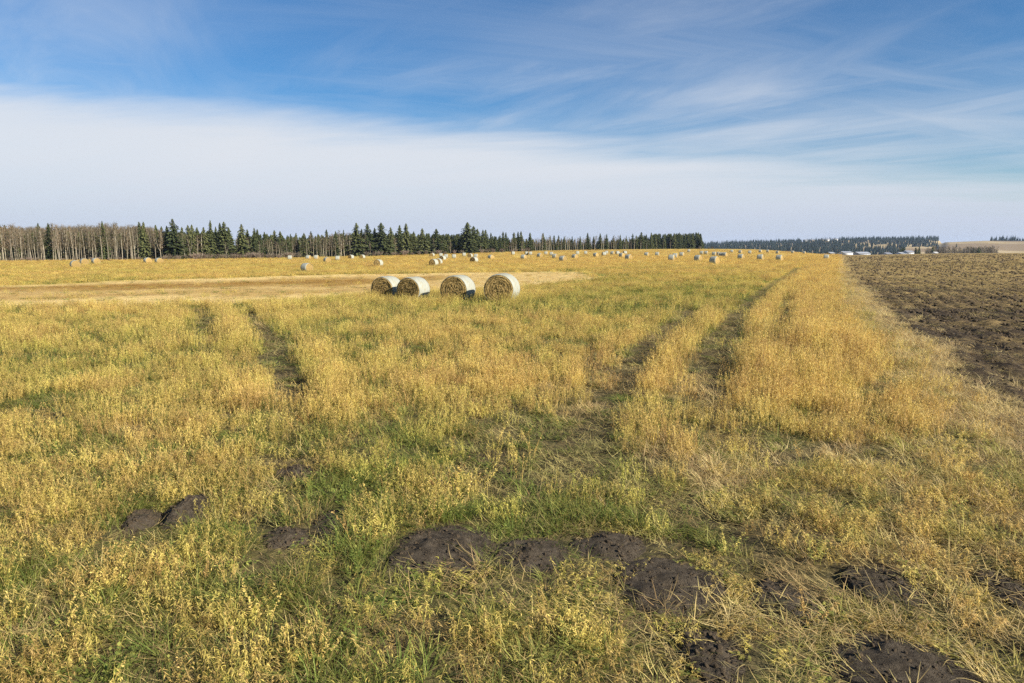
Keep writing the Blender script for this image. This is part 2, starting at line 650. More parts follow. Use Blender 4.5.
def field_mat():
    m, nt, out = new_mat('field_ground')
    tc = nt.nodes.new('ShaderNodeTexCoord')
    P = tc.outputs['Object']
    cover = attr(nt, 'cover'); dry = attr(nt, 'dryness'); cut = attr(nt, 'cut'); tone = attr(nt, 'tone'); worn = attr(nt, 'worn')
    n_f = noise_node(nt, P, 9.0, 7, 0.7)
    n_m = noise_node(nt, P, 0.9, 6, 0.62)
    n_l = noise_node(nt, P, 0.06, 6, 0.6)
    mp = nt.nodes.new('ShaderNodeMapping'); mp.inputs['Rotation'].default_value = (0, 0, 0.1)
    mp.inputs['Scale'].default_value = (0.05, 0.9, 1)
    nt.links.new(P, mp.inputs['Vector'])
    n_row = noise_node(nt, mp.outputs[0], 0.6, 6, 0.6)
    litter = mix_col(nt, smooth_node(nt, n_f, 0.35, 0.68), (0.060, 0.047, 0.026), (0.21, 0.16, 0.07))
    litter = mix_col(nt, math_node(nt, 'MULTIPLY', smooth_node(nt, n_m, 0.4, 0.65), 0.5), litter, (0.09, 0.11, 0.03))
    g_dry = mix_col(nt, smooth_node(nt, n_m, 0.3, 0.7), (0.47, 0.328, 0.075), (0.59, 0.425, 0.118))
    g_grn = mix_col(nt, smooth_node(nt, n_m, 0.3, 0.7), (0.34, 0.29, 0.05), (0.46, 0.37, 0.075))
    dd = math_node(nt, 'ADD', dry, math_node(nt, 'MULTIPLY_ADD', n_l, 0.9, -0.45), clamp=True)
    grass = mix_col(nt, dd, g_grn, g_dry)
    col = mix_col(nt, cover, litter, grass)
    stub = mix_col(nt, smooth_node(nt, n_row, 0.42, 0.62), (0.40, 0.27, 0.085), (0.60, 0.45, 0.22))
    tn = math_node(nt, 'ADD', tone, math_node(nt, 'MULTIPLY_ADD', n_row, 0.4, -0.2), clamp=True)
    stub = mix_col(nt, tn, (0.31, 0.165, 0.034), (0.76, 0.56, 0.23))
    stub = mix_col(nt, math_node(nt, 'MULTIPLY', smooth_node(nt, n_m, 0.45, 0.75), 0.5), stub, (0.52, 0.38, 0.13))
    col = mix_col(nt, cut, col, stub)
    col = mix_col(nt, math_node(nt, 'MULTIPLY', worn, 0.75), col, mix_col(nt, smooth_node(nt, n_f, 0.4, 0.62), (0.045, 0.036, 0.024), (0.15, 0.115, 0.055)))
    p = princ(nt, out, col, 0.95, 0.05)
    b = nt.nodes.new('ShaderNodeBump'); b.inputs['Strength'].default_value = 0.7; b.inputs['Distance'].default_value = 0.08
    nt.links.new(math_node(nt, 'ADD', n_f, n_m), b.inputs['Height'])
    nt.links.new(b.outputs[0], p.inputs['Normal'])
    return m


def plough_mat():
    m, nt, out = new_mat('ploughed_soil')
    tc = nt.nodes.new('ShaderNodeTexCoord')
    P = tc.outputs['Object']
    n1 = noise_node(nt, P, 3.2, 8, 0.7)
    n2 = noise_node(nt, P, 0.35, 6, 0.6)
    mp = nt.nodes.new('ShaderNodeMapping'); mp.inputs['Rotation'].default_value = (0, 0, 0.15)
    mp.inputs['Scale'].default_value = (0.12, 0.5, 1)
    nt.links.new(P, mp.inputs['Vector'])
    n3 = noise_node(nt, mp.outputs[0], 0.35, 7, 0.62)
    soil = mix_col(nt, smooth_node(nt, n1, 0.35, 0.7), (0.040, 0.030, 0.021), (0.115, 0.086, 0.055))
    f = math_node(nt, 'ADD', math_node(nt, 'MULTIPLY', n1, 0.55), math_node(nt, 'MULTIPLY', n3, 0.55))
    f = math_node(nt, 'ADD', f, math_node(nt, 'MULTIPLY', attr(nt, 'residue'), 0.16))
    col = mix_col(nt, smooth_node(nt, f, 0.5, 0.74), soil, (0.33, 0.235, 0.095))
    col = mix_col(nt, math_node(nt, 'MULTIPLY', smooth_node(nt, n2, 0.52, 0.7), 0.35), col, (0.12, 0.085, 0.05))
    p = princ(nt, out, col, 0.95, 0.05)
    b = nt.nodes.new('ShaderNodeBump'); b.inputs['Strength'].default_value = 1.0; b.inputs['Distance'].default_value = 0.2
    nt.links.new(n1, b.inputs['Height'])
    nt.links.new(b.outputs[0], p.inputs['Normal'])
    return m


M['field'] = field_mat()
M['plough'] = plough_mat()

# ------------------------------------------------------------------ ground sheets
def axis(lo, hi, f0, f1, step, g):
    a = list(np.arange(f0, f1 + 1e-6, step))
    s = step; x = a[-1]
    while x < hi:
        s *= g; x += s; a.append(x)
    s = step; x = a[0]; left = []
    while x > lo:
        s *= g; x -= s; left.append(x)
    return np.array(left[::-1] + a)


def dryness(X, Y):
    d = 0.52 + (fbm(X / 7.0, Y / 9.0, 41, 4) - 0.5) * 0.95 + (fbm(X / 1.3, Y / 1.3, 45, 3) - 0.5) * 0.8
    s = X - bx(Y)
    lane = np.exp(-((s + 2.6) / 2.6) ** 2) * sst(9, 16, Y) * 0.40
    far = 0.30 * sst(75, 170, Y) * sst(-0.4, 0.1, X / np.maximum(Y, 1)) + 0.10 * sst(60, 120, Y)
    midgreen = -0.16 * sst(12, 30, Y) * (1 - sst(50, 80, Y)) * (1 - sst(-8, -3, s))
    fore = (-0.24 + .30 * sst(0, 2.5, X)) * (1 - sst(8, 13, Y))
    return np.clip(d + lane + far + midgreen + fore, 0, 1)


def build_ground():
    sa = axis(-3500, 0, -46, 0, 0.28, 1.13); sa = sa[sa <= 0.0001]; sa[-1] = 0
    sb = axis(0, 3500, 0, 14, 0.16, 1.09); sb = sb[sb >= -0.0001]; sb[0] = 0
    ya = axis(-60, 1500, 2.0, 60, 0.25, 1.045)
    for name, s, plough in (('field', sa, False), ('ploughed_field', sb, True)):
        SS, YY = np.meshgrid(s, ya)
        XX = bx(YY) + SS
        XX = XX - (fbm(YY / 4.0, YY * 0 + 3, 55, 3) - 0.5) * np.where(YY < 150, 0.9, 0.4) * np.exp(-np.abs(SS) / 6.0)
        Z = terrain(XX, YY)
        near = 1 - sst(40, 110, np.hypot(XX, YY))
        if plough:
            amp = sst(0.0, 1.2, SS)
            Z = Z + near * amp * ((fbm(XX * 1.1, YY * 1.1, 5, 4) - 0.55) * 0.17 + (fbm(XX * 4, YY * 4, 8, 2) - 0.5) * 0.12 + 0.05 * np.sin(SS * 6.283 / 1.05 + 2 * fbm(XX / 3, YY / 3, 15, 2)))
        else:
            wr = wear(XX, YY)
            Z = Z + near * ((fbm(XX * 1.6, YY * 1.6, 6, 3) - 0.5) * 0.10) * sst(0, -1.0, SS) - 0.07 * wr
        ny, nx = SS.shape
        V = np.stack([XX, YY, Z], -1).reshape(-1, 3)
        idx = np.arange(ny * nx).reshape(ny, nx)
        Fc = np.stack([idx[:-1, :-1], idx[:-1, 1:], idx[1:, 1:], idx[1:, :-1]], -1).reshape(-1, 4)
        me = mesh_np(name, V, Fc, M['plough'] if plough else M['field'], True)
        if plough:
            set_attr(me, 'residue', (sst(20, 90, YY) - 0.25 * (1 - sst(0, 5, SS)) + 0.35 * sst(4, 9, SS) * (1 - sst(10, 30, YY))).ravel())
        else:
            cut, t = swath(XX, YY)
            set_attr(me, 'cut', cut.ravel())
            set_attr(me, 'tone', swath_tone(XX, t).ravel())
            set_attr(me, 'worn', np.clip(wr + in_mound(XX, YY, 1.25) + bare_gaps(XX, YY), 0, 1).ravel())
            set_attr(me, 'dryness', dryness(XX, YY).ravel())
            set_attr(me, 'cover', sst(18, 70, np.hypot(XX, YY)).ravel())
        tag(obj(name, me), None, None, None, 'structure')


build_ground()

# ------------------------------------------------------------------ far hills
RIDGE = [(560, 250), (640, 247.0), (700, 245.6), (730, 244.6), (760, 243.4), (790, 242.6), (815, 241.0), (850, 240.6), (875, 240.2),
         (935, 240.2), (944, 242.3), (985, 240.8), (1024, 241.2), (1120, 242), (1300, 243), (1500, 246)]


def hill_z(px, Y):
    px = np.asarray(px, float); Y = np.asarray(Y, float)
    top = np.interp(px, [p[0] for p in RIDGE], [p[1] for p in RIDGE])
    Yr = np.where(px > 940, 1900.0, 2500.0)
    zt = CAM_H + (247.0 - top) / 683.0 * Yr
    t = sst(1000, 1, 0)
    t = sst(0, 1, (Y - 1050) / (Yr - 1050))
    z = -15.5 + (zt + 15.5) * t
    z = z + (fbm(px / 40.0, Y / 260.0, 77, 3) - 0.5) * 6 * t * (1 - 0.5 * (px > 940))
    return z - 30 * sst(0, 1, (Y - Yr) / 900.0)


def build_hills():
    pxs = np.linspace(540, 1560, 180); ys = np.linspace(1050, 3600, 70)
    PX, YY = np.meshgrid(pxs, ys)
    XX = (PX - 512) / (F_PX / math.cos(PITCH) * 1.0) * YY * 1.0
    XX = (PX - 512) / (683.0 * math.cos(PITCH) + 94.5 * math.sin(PITCH)) * YY
    Z = hill_z(PX, YY)
    ny, nx = PX.shape
    idx = np.arange(ny * nx).reshape(ny, nx)
    Fc = np.stack([idx[:-1, :-1], idx[:-1, 1:], idx[1:, 1:], idx[1:, :-1]], -1).reshape(-1, 4)
    m, nt, out = new_mat('hill_fields')
    tc = nt.nodes.new('ShaderNodeTexCoord')
    n1 = noise_node(nt, tc.outputs['Object'], 0.012, 6, 0.6)
    n2 = noise_node(nt, tc.outputs['Object'], 0.003, 3, 0.5)
    col = mix_col(nt, smooth_node(nt, n1, 0.38, 0.62), (0.33, 0.25, 0.125), (0.46, 0.36, 0.20))
    col = mix_col(nt, smooth_node(nt, n2, 0.5, 0.6), col, (0.26, 0.19, 0.11))
    princ(nt, out, col, 0.95, 0.05)
    me = mesh_np('hills', np.stack([XX, YY, Z], -1).reshape(-1, 3), Fc, m, True)
    tag(obj('hills', me), None, None, None, 'structure')


build_hills()


def haze():
    mb = MB()
    mb.box(-4200, 4200, -90, 4200, -60, 56)
    m, nt, out = new_mat('haze_air')
    v = nt.nodes.new('ShaderNodeVolumePrincipled')
    v.inputs['Color'].default_value = (0.55, 0.72, 1.0, 1)
    v.inputs['Density'].default_value = 0.00006
    v.inputs['Anisotropy'].default_value = 0.0
    nt.links.new(v.outputs[0], out.inputs['Volume'])
    tag(obj('haze', mb.mesh('haze', m)), None, None, None, 'stuff')


haze()

# ------------------------------------------------------------------ trees
def bark_mat(name, a, b, scale=3.0):
    m, nt, out = new_mat(name)
    tc = nt.nodes.new('ShaderNodeTexCoord')
    mp = nt.nodes.new('ShaderNodeMapping'); mp.inputs['Scale'].default_value = (3, 3, 0.7)
    nt.links.new(tc.outputs['Object'], mp.inputs['Vector'])
    n1 = noise_node(nt, mp.outputs[0], scale, 5, 0.6)
    col = mix_col(nt, smooth_node(nt, n1, 0.35, 0.65), a, b)
    oi = nt.nodes.new('ShaderNodeObjectInfo')
    hs = nt.nodes.new('ShaderNodeHueSaturation')
    nt.links.new(col, hs.inputs['Color'])
    nt.links.new(math_node(nt, 'MULTIPLY_ADD', oi.outputs['Random'], .8, .5), hs.inputs['Value'])
    princ(nt, out, hs.outputs[0], 0.85, 0.15)
    return m


def leaf_mat(name, a, b, transl=0.15, spread=0.5):
    m, nt, out = new_mat(name)
    var = attr(nt, 'var')
    oi = nt.nodes.new('ShaderNodeObjectInfo')
    col = mix_col(nt, var, a, b)
    hs = nt.nodes.new('ShaderNodeHueSaturation')
    nt.links.new(col, hs.inputs['Color'])
    nt.links.new(math_node(nt, 'MULTIPLY_ADD', oi.outputs['Random'], spread, 1 - spread / 2), hs.inputs['Value'])
    nt.links.new(math_node(nt, 'MULTIPLY_ADD', oi.outputs['Random'], -0.04, 0.52), hs.inputs['Hue'])
    p = nt.nodes.new('ShaderNodeBsdfPrincipled')
    p.inputs['Roughness'].default_value = 0.8
    p.inputs['Specular IOR Level'].default_value = 0.15
    nt.links.new(hs.outputs[0], p.inputs['Base Color'])
    tr = nt.nodes.new('ShaderNodeBsdfTranslucent'); nt.links.new(hs.outputs[0], tr.inputs['Color'])
    mx = nt.nodes.new('ShaderNodeMixShader'); mx.inputs[0].default_value = transl
    nt.links.new(p.outputs[0], mx.inputs[1]); nt.links.new(tr.outputs[0], mx.inputs[2])
    nt.links.new(mx.outputs[0], out.inputs['Surface'])
    return m


M['spruce_bark'] = bark_mat('spruce_bark', (0.12, 0.09, 0.065), (0.22, 0.18, 0.14))
M['needles'] = leaf_mat('spruce_needles', (0.038, 0.052, 0.019), (0.098, 0.108, 0.040), 0.1, 0.7)
M['aspen_bark'] = bark_mat('aspen_bark', (0.17, 0.148, 0.108), (0.33, 0.29, 0.22), 2.0)
M['twigs'] = leaf_mat('bare_twigs', (0.085, 0.070, 0.042), (0.175, 0.138, 0.086), 0.0, 0.7)
M['shrub'] = leaf_mat('shrub_twigs', (0.12, 0.09, 0.068), (0.21, 0.17, 0.125), 0.0, 0.5)
M['grey_twigs'] = leaf_mat('grey_twigs', (0.14, 0.12, 0.11), (0.23, 0.20, 0.185), 0.0, 0.5)
M['far_needles'] = leaf_mat('far_needles', (0.012, 0.022, 0.018), (0.026, 0.038, 0.026), 0.0, 0.6)


def spruce_meshes(seed, H=12.0, R=2.1, bottom=0.06):
    r = random.Random(seed)
    t = MB()
    t.tube([(0, 0, -0.4), (0, 0, H * 0.3), (r.uniform(-.1, .1), r.uniform(-.1, .1), H * 0.97)], [0.19, 0.14, 0.02], 6)
    c = MB()
    nw = 30
    for k in range(nw):
        f = bottom + (0.985 - bottom) * k / (nw - 1)
        z0 = f * H
        rad = R * ((1 - f) ** 0.72) * r.uniform(0.66, 1.2) + 0.06
        if f < 0.2: rad *= 0.72 + 1.4 * f
        nb = 11 if f < 0.7 else 7
        a0 = r.random() * 6.28
        for j in range(nb):
            if r.random() < 0.10: continue
            a = a0 + 6.283 * j / nb + r.uniform(-.25, .25)
            L = rad * r.uniform(0.7, 1.15)
            d = Vector((math.cos(a), math.sin(a), 0)); sd = Vector((-math.sin(a), math.cos(a), 0))
            droop = -0.30 + 0.35 * f + r.uniform(-.12, .1)
            v = r.random()
            for q in range(3):
                x0 = L * (0.02 + 0.31 * q); x1 = L * (0.40 + 0.31 * q)
                wq = (0.55 - 0.13 * q) * (0.35 + L * 0.42)
                p0 = d * x0 + Vector((0, 0, z0 + droop * x0 + 0.03)); p1 = d * x1 + Vector((0, 0, z0 + droop * x1 - 0.12 + r.uniform(-.1, .1)))
                tw = sd * (wq * 0.5) + Vector((0, 0, r.uniform(-.18, .18)))
                hang = Vector((0, 0, -0.20 * r.random() - .06))
                c.add([p0 - tw * 0.6, p0 + tw * 0.6, p1 + tw + hang, p1 - tw + hang], min(1, max(0, v * 0.6 + 0.18 * q + r.uniform(-.1, .1))))
    for k in range(6):
        a = k * 1.05
        c.add([Vector((0.05 * math.cos(a), 0.05 * math.sin(a), H * 0.9)), Vector((0.16 * math.cos(a), 0.16 * math.sin(a), H * 0.93)), Vector((0, 0, H * 1.01))], 0.5)
    return t.mesh('trunk', M['spruce_bark'], True), c.mesh('crown', M['needles'])


def aspen_meshes(seed, H=10.5, thick=1.0, leaves=0.0):
    r = random.Random(seed)
    t = MB(); c = MB()
    bx, by = r.uniform(-.45, .45), r.uniform(-.3, .3)
    path = [Vector((bx * s * s + 0.10 * math.sin(5 * s + seed), by * s * s, H * s)) for s in (-0.03, 0.12, 0.3, 0.5, 0.7, 0.86, 0.98)]
    t.tube(path, [0.13, 0.115, 0.10, 0.08, 0.055, 0.035, 0.01], 6, 0.6)
    if r.random() < 0.4:
        p = path[2]; t.tube([p, p + Vector((0.5 * r.choice((-1, 1)), 0.2, 1.6)), p + Vector((0.75 * r.choice((-1, 1)), 0.3, H * 0.45))], [0.08, 0.06, 0.015], 5, 0.6)
    def on(s):
        x = s * H
        for a, b in zip(path[:-1], path[1:]):
            if b.z >= x: return a.lerp(b, (x - a.z) / (b.z - a.z + 1e-6))
        return path[-1]
    nb = 22
    for k in range(nb):
        s = 0.30 + 0.66 * (k + r.random()) / nb
        p = on(s)
        a = r.random() * 6.283
        up = r.uniform(0.7, 1.5)
        L = (0.6 + 2.4 * (1 - s)) * r.uniform(0.55, 1.1) * 0.75
        d = Vector((math.cos(a), math.sin(a), up)).normalized()
        e = p + d * L; mid = p + d * L * 0.5 + Vector((0, 0, -0.06 * L))
        c.tube([p, mid, e], [0.035 * thick, 0.022 * thick, 0.006], 3, r.random() * .5 + .3, False)
        for q in range(9):
            b0 = p.lerp(e, r.uniform(0.3, 1.0))
            dd = (d * 0.7 + Vector((r.uniform(-1, 1), r.uniform(-1, 1), r.uniform(0.1, 1.1))) * 0.8).normalized()
            LL = r.uniform(0.35, 0.9)
            side = dd.cross(Vector((r.uniform(-1, 1), r.uniform(-1, 1), r.uniform(-1, 1)))).normalized()
            w = 0.032 * thick
            c.strip([b0, b0 + dd * LL * 0.55, b0 + dd * LL + Vector((0, 0, 0.05))], [w, w * .8, w * .4], side, r.random())
            if leaves and r.random() < leaves:
                pl = b0 + dd * LL * r.random(); u = Vector((r.uniform(-1, 1), r.uniform(-1, 1), r.uniform(-1, 1))) * 0.10
                c.add([pl - u, pl + side * 0.14, pl + u, pl - side * 0.1], 1.0)
    return t.mesh('trunk', M['aspen_bark'], True), c.mesh('crown', M['twigs'])


def shrub_mesh(seed, H=2.4):
    r = random.Random(seed)
    c = MB()
    for k in range(46):
        a = r.random() * 6.283; sp = r.uniform(0.05, 0.75)
        b = Vector((r.uniform(-.5, .5), r.uniform(-.35, .35), -0.05))
        d = Vector((math.cos(a) * sp, math.sin(a) * sp, 1)).normalized()
        L = H * r.uniform(0.55, 1.0)
        side = d.cross(Vector((r.uniform(-1, 1), r.uniform(-1, 1), 0.1))).normalized()
        v = r.random()
        c.strip([b, b + d * L * 0.5, b + d * L + Vector((0, 0, -.06 * L))], [0.06, 0.05, 0.02], side, v)
        for q in range(6):
            p = b + d * L * r.uniform(0.35, 0.95)
            dd = (d + Vector((r.uniform(-1, 1), r.uniform(-1, 1), r.uniform(-.2, .8))) * 0.7).normalized()
            c.strip([p, p + dd * r.uniform(.3, .75)], [0.045, 0.02], dd.cross(Vector((r.uniform(-1, 1), 1, r.uniform(-1, 1)))).normalized(), r.random())
    return c.mesh('shrub', M['shrub'])


SPRUCE = [spruce_meshes(100 + k, 12.0, R) for k, R in enumerate((1.75, 2.1, 1.55, 2.4, 1.9, 2.0))]
ASPEN = [aspen_meshes(200 + k, 10.5, 1.15, lv) for k, lv in enumerate((0, 0, 0, 0.05, 0, 0.18, 0))]
SHRUB = [shrub_mesh(300 + k) for k in range(4)]

LINE_PX = [-120, 0, 170, 300, 400, 470, 600, 700, 760]
LINE_Y = [180, 190, 215, 255, 300, 330, 430, 515, 560]


def line_y(px):
    return float(np.interp(px, LINE_PX, LINE_Y))


def tree(kind, variants, base_h, px, Y, top_y, label, cat, group, wide=1.0, idx=None):
    """one tree: an Empty with trunk and crown; height from where its top stands"""
    X, Yy, z = at(px, Y)
    h = max(2.0, z_at(top_y, Y) - z)
    tr, cr = variants[rnd.randrange(len(variants)) if idx is None else idx]
    o = empty(kind, (X, Y, z - 0.05), rnd.random() * 6.28)
    k = h / base_h
    o.scale = (k * wide, k * wide, k)
    if kind == 'aspen_tree':
        o.rotation_euler = (rnd.gauss(0, .035), rnd.gauss(0, .045), rnd.random() * 6.28)
    a = obj('trunk', tr, o); b = obj('crown', cr, o)
    tag(o, label, cat, group)
    return o


SPRUCES = [  # px, top y, width factor
    (1, 222, .8), (6.5, 224.6, .8), (40, 222.8, .8), (50, 222.8, .8), (104, 220.7, .7), (140.6, 221.4, .8), (145, 221.4, .8), (157, 224.6, .9),
    (162.6, 226, .9), (168, 225.5, .9), (174, 218.5, 1.0), (183, 226.7, .9), (189, 224.6, .9), (193, 224.2, 1.0), (198, 227, .9), (204.6, 226.7, .9),
    (211.6, 219.7, .8), (216.6, 226.3, .8), (221, 222.5, .8), (225, 221.4, 1.1), (229.5, 227, 1.1), (242.4, 223.7, 1.0), (248, 229, .9), (255, 227.6, 1.1), (258, 229, .9),
    (265, 231.6, .9), (275, 229.9, 1.1), (280.7, 230.8, 1.0), (287.7, 234.8, .9), (291, 233.4, .9), (296.5, 232.5, .9), (304.5, 232.5, 1.0), (311.5, 230.8, .9),
    (318.5, 233.4, .9), (327, 229, .9), (336, 230.8, .8), (344, 229.5, .8), (357, 222.6, 1.0), (362, 228.5, .9), (367.8, 223.4, 1.0), (375, 227.6, 1.0),
    (381.7, 222.4, 1.1), (391, 227, .9), (400, 224.8, 1.0), (406.4, 223, 1.2), (414, 231, .9), (422.5, 228, 1.0), (428, 233.2, .9), (436.5, 228.6, 1.1), (444, 233.7, .9),
    (449, 235, .9), (452, 234, .9), (459, 237.8, .9), (467.6, 222, 1.35), (473.6, 225.8, 1.1), (477.6, 228.5, 1.0), (483, 229.5, 1.0), (485.6, 229.5, .9),
    (491, 232.3, .9), (496, 237.8, .8), (500, 235, .8), (503, 231.3, .9), (506, 231.9, .9), (514, 231.9, 1.1), (518, 231.3, 1.1), (521, 230.8, 1.0), (530, 232.3, 1.1),
    (543, 232.6, .9), (550, 235.6, .8), (554, 235, .8), (558.6, 235, .9), (564, 236, .8), (572, 236, .8), (580, 235.6, .8), (587.5, 232.6, 1.0), (593.5, 236, .8), (600, 233.2, .9),
    (606.5, 233.7, .9), (613, 236, .8), (620, 234.5, .8), (626, 235.4, .8), (632.5, 233.2, .9), (636, 235, .9), (641, 231.9, 1.0), (646, 234.1, .9), (651, 232.3, 1.0), (655, 233.5, 1), (658.4, 233.2, .9),
    (664, 234.1, .9), (669.6, 233.7, .9), (674, 233.2, .9), (679, 232.3, 1.0), (684.4, 233.2, .9), (689, 232.6, 1.0), (692, 233.4, 1), (695.5, 231.9, 1.0), (698, 231.9, 1.0), (700.5, 233.5, .9),
]
STAND = {  # the ones that stand out, by px
    174: "tall dark spruce standing where the bare aspen stand at the left gives way to evergreens",
    211.6: "slim tall spruce spire between the leftmost evergreen clump and the gap of sky",
    225: "full dark spruce on the left rim of the sky gap in the evergreen clump",
    242.4: "pointed spruce standing alone just right of the sky gap in the left evergreens",
    357: "tall narrow spruce at the left end of the evergreens behind the front bales",
    381.7: "conical dark spruce rising above its neighbours behind the leftmost front bale",
    406.4: "broad full spruce with a ragged top behind the second front bale",
    422.5: "medium dark spruce standing apart right of the broad ragged spruce",
    436.5: "wide based spruce left of the tallest spruce, with low bushes around it",
    467.6: "tallest and broadest spruce of the whole tree line, above the third front bale",
    521: "dense rounded spruce at the left end of the thin grey wood in the middle",
    530: "dark spruce just right of the dense rounded spruce at the grey wood",
    104: "lone spruce tip poking above the bare aspens of the left stand",
    587.5: "spruce standing highest among the grey trunks in the middle of the far wood",
    700.5: "last spruce at the right end of the tree line, next to the blue ridge",
}


def spruce_label(px):
    if px in STAND: return STAND[px], None
    if px < 150: return "dark spruce half hidden among the pale bare aspens at the far left", "spruces in the left aspen stand"
    if px < 235: return "dark spruce in the evergreen clump left of the sky gap", "spruces left of the sky gap"
    if px < 350: return "short dark spruce in the low evergreens between the sky gap and the front bales", "low spruces left of the front bales"
    if px < 460: return "dark spruce in the tall evergreens above the two left front bales", "spruces above the left front bales"
    if px < 540: return "dark spruce in the evergreens right of the tallest spruce", "spruces right of the tallest spruce"
    if px < 622: return "small dark spruce rising out of the thin grey wood in the middle distance", "spruces in the grey wood"
    return "slender spruce in the solid evergreen wall at the right end of the tree line", "spruces of the right wood wall"


for i, (px, ty, wf) in enumerate(SPRUCES):
    Y = line_y(px) + (rnd.uniform(2, 22) if px not in STAND else rnd.uniform(0, 5))
    lab, grp = spruce_label(px)
    tree('spruce_tree', SPRUCE, 12.0, px, Y, ty, lab, 'spruce', grp or 'spruces that stand out', wf * rnd.uniform(1.45, 2.1) * (1.2 if 350 < px < 485 else 1.0))

# bare aspens: dense at the far left, thinner stands in the middle
def aspen_top(px):
    return float(np.interp(px, [-60, 0, 30, 60, 110, 150, 170, 200, 280, 300, 335, 360, 420, 535, 600, 630, 700],
                           [226, 226, 226.5, 226, 225, 226, 233, 237, 240, 239, 232.5, 233, 242, 238.5, 237, 237, 240]))


AZ = [(-58, 10, 1.5, "slim bare aspen with pale trunk at the left border of the tree line"), (10, 166, 1.55, "slim bare aspen with pale trunk in the dense grey stand behind the leftmost bales"),
      (168, 235, 6.5, "bare grey aspen growing among the evergreens left of the sky gap"), (238, 325, 2.6, "low bare aspen in the grey thicket left of the front bales"),
      (325, 366, 2.2, "bare aspen with rusty twigs in the stand left of the tall evergreens"), (370, 500, 11.0, "bare pale aspen squeezed between the tall evergreens"),
      (500, 632, 2.3, "thin pale bare aspen in the grey wood in the middle distance"), (634, 700, 5.5, "pale bare trunk at the foot of the solid evergreen wall")]
for x0, x1, st, lab in AZ:
    px = x0
    while px < x1:
        ty = aspen_top(px) + (float(vnoise(px / 8.0, 0.5, 12)) - .45) * 6 + rnd.choice((rnd.uniform(-2.2, 1.5), rnd.uniform(-.5, 6.0)))
        v = 5 if (325 < px < 366 and rnd.random() < 0.6) or (100 < px < 130 and rnd.random() < .4) else None
        tree('aspen_tree', ASPEN, 10.4, px, line_y(px) + rnd.uniform(-2, 14), ty, lab, 'aspen', lab.replace('slim ', '').replace('bare ', 'bare aspens: '), rnd.uniform(.75, 1.35) * (1.0 if x1 < 170 else 1.5), v)
        px += st * rnd.uniform(0.6, 1.4)

SHR = [(168, 300, 5.0, "low reddish bush at the foot of the evergreens around the sky gap"), (366, 465, 6.5, "low reddish bush at the foot of the tall evergreens behind the front bales"),
       (482, 530, 7.0, "low bush at the foot of the evergreens right of the tallest spruce"), (0, 165, 9.0, "low bush along the foot of the left aspen stand"), (700, 715, 6.0, "small bush beyond the right end of the wood")]
for x0, x1, st, lab in SHR:
    px = x0
    while px < x1:
        X, Y, z = at(px, line_y(px) - rnd.uniform(1, 5))
        o = obj('bush', SHRUB[rnd.randrange(4)])
        k = rnd.uniform(.6, 1.1) * (0.5 if x0 == 0 else 0.95)
        o.location = (X, Y, z - .03); o.scale = (k * 1.5, k * 1.3, k); o.rotation_euler = (0, 0, rnd.random() * 6)
        tag(o, lab, 'bush', 'bushes: ' + lab)
        px += st * rnd.uniform(.5, 1.5)

# the depth of the wood behind the front rows
def join_pair(pair, name):
    a, b = pair
    va = np.empty(len(a.vertices) * 3, np.float32); a.vertices.foreach_get('co', va)
    vb = np.empty(len(b.vertices) * 3, np.float32); b.vertices.foreach_get('co', vb)
    fs = {}
    for me, off, mi in ((a, 0, 0), (b, len(a.vertices), 1)):
        for p in me.polygons:
            fs.setdefault((len(p.vertices), mi), []).append([v + off for v in p.vertices])
    keys = sorted(fs)
    me = mesh_np(name, np.concatenate([va, vb]).reshape(-1, 3), [np.array(fs[k]) for k in keys])
    me.materials.append(a.materials[0]); me.materials.append(b.materials[0])
    mi = np.concatenate([np.full(len(fs[k]), k[1], np.int32) for k in keys])
    me.polygons.foreach_set('material_index', mi)
    set_attr(me, 'var', np.concatenate([np.full(len(a.vertices), .5), rng.random(len(b.vertices))]))
    return me


def build_woodland():
    for name, pairs, H, n, lab in (('aspen_woodland', ASPEN, 10.4, 1900, 'deep grey mass of bare aspens behind the front trees'),
                                   ('spruce_woodland', SPRUCE, 12.0, 1800, 'deep dark mass of evergreens behind the front trees')):
        P = []; Rr = []; Sc = []
        while len(P) < n:
            px = rnd.uniform(-110, 701)
            if name[0] == 's':
                dens = float(np.interp(px, [-110, 140, 165, 330, 360, 460, 500, 600, 640, 701], [.6, .6, .7, .5, .9, .9, .3, .3, 1, 1]))
            else:
                dens = float(np.interp(px, [-110, 165, 175, 300, 350, 370, 500, 540, 640, 701], [1, 1, .3, .4, .7, .25, .3, .6, .4, .3]))
            if rnd.random() > dens: continue
            if 231 < px < 239: continue
            Y = line_y(px) + rnd.uniform(14, 60)
            top = (aspen_top(px) + rnd.uniform(0.5, 5)) if name[0] == 'a' else float(np.interp(px, [0, 170, 225, 300, 360, 470, 520, 630, 650, 700], [230, 231, 230.5, 236, 232.5, 234, 238.5, 238.5, 234.0, 233])) + rnd.uniform(-.6, 5.0)
            X, Yy, z = at(px, Y)
            h = max(3.0, z_at(top, Y) - z)
            P.append((X, Y, z - .1)); Rr.append((0, 0, rnd.random() * 6.28)); k = h / H
            kw = k * (1.1 if name[0] == 'a' else rnd.uniform(1.5, 2.3)); Sc.append((kw, kw, k))
        scatter(name, [join_pair(p, name + '_tree') for p in pairs], P, Rr, Sc, rng.random(n), lab, 'woodland')


build_woodland()


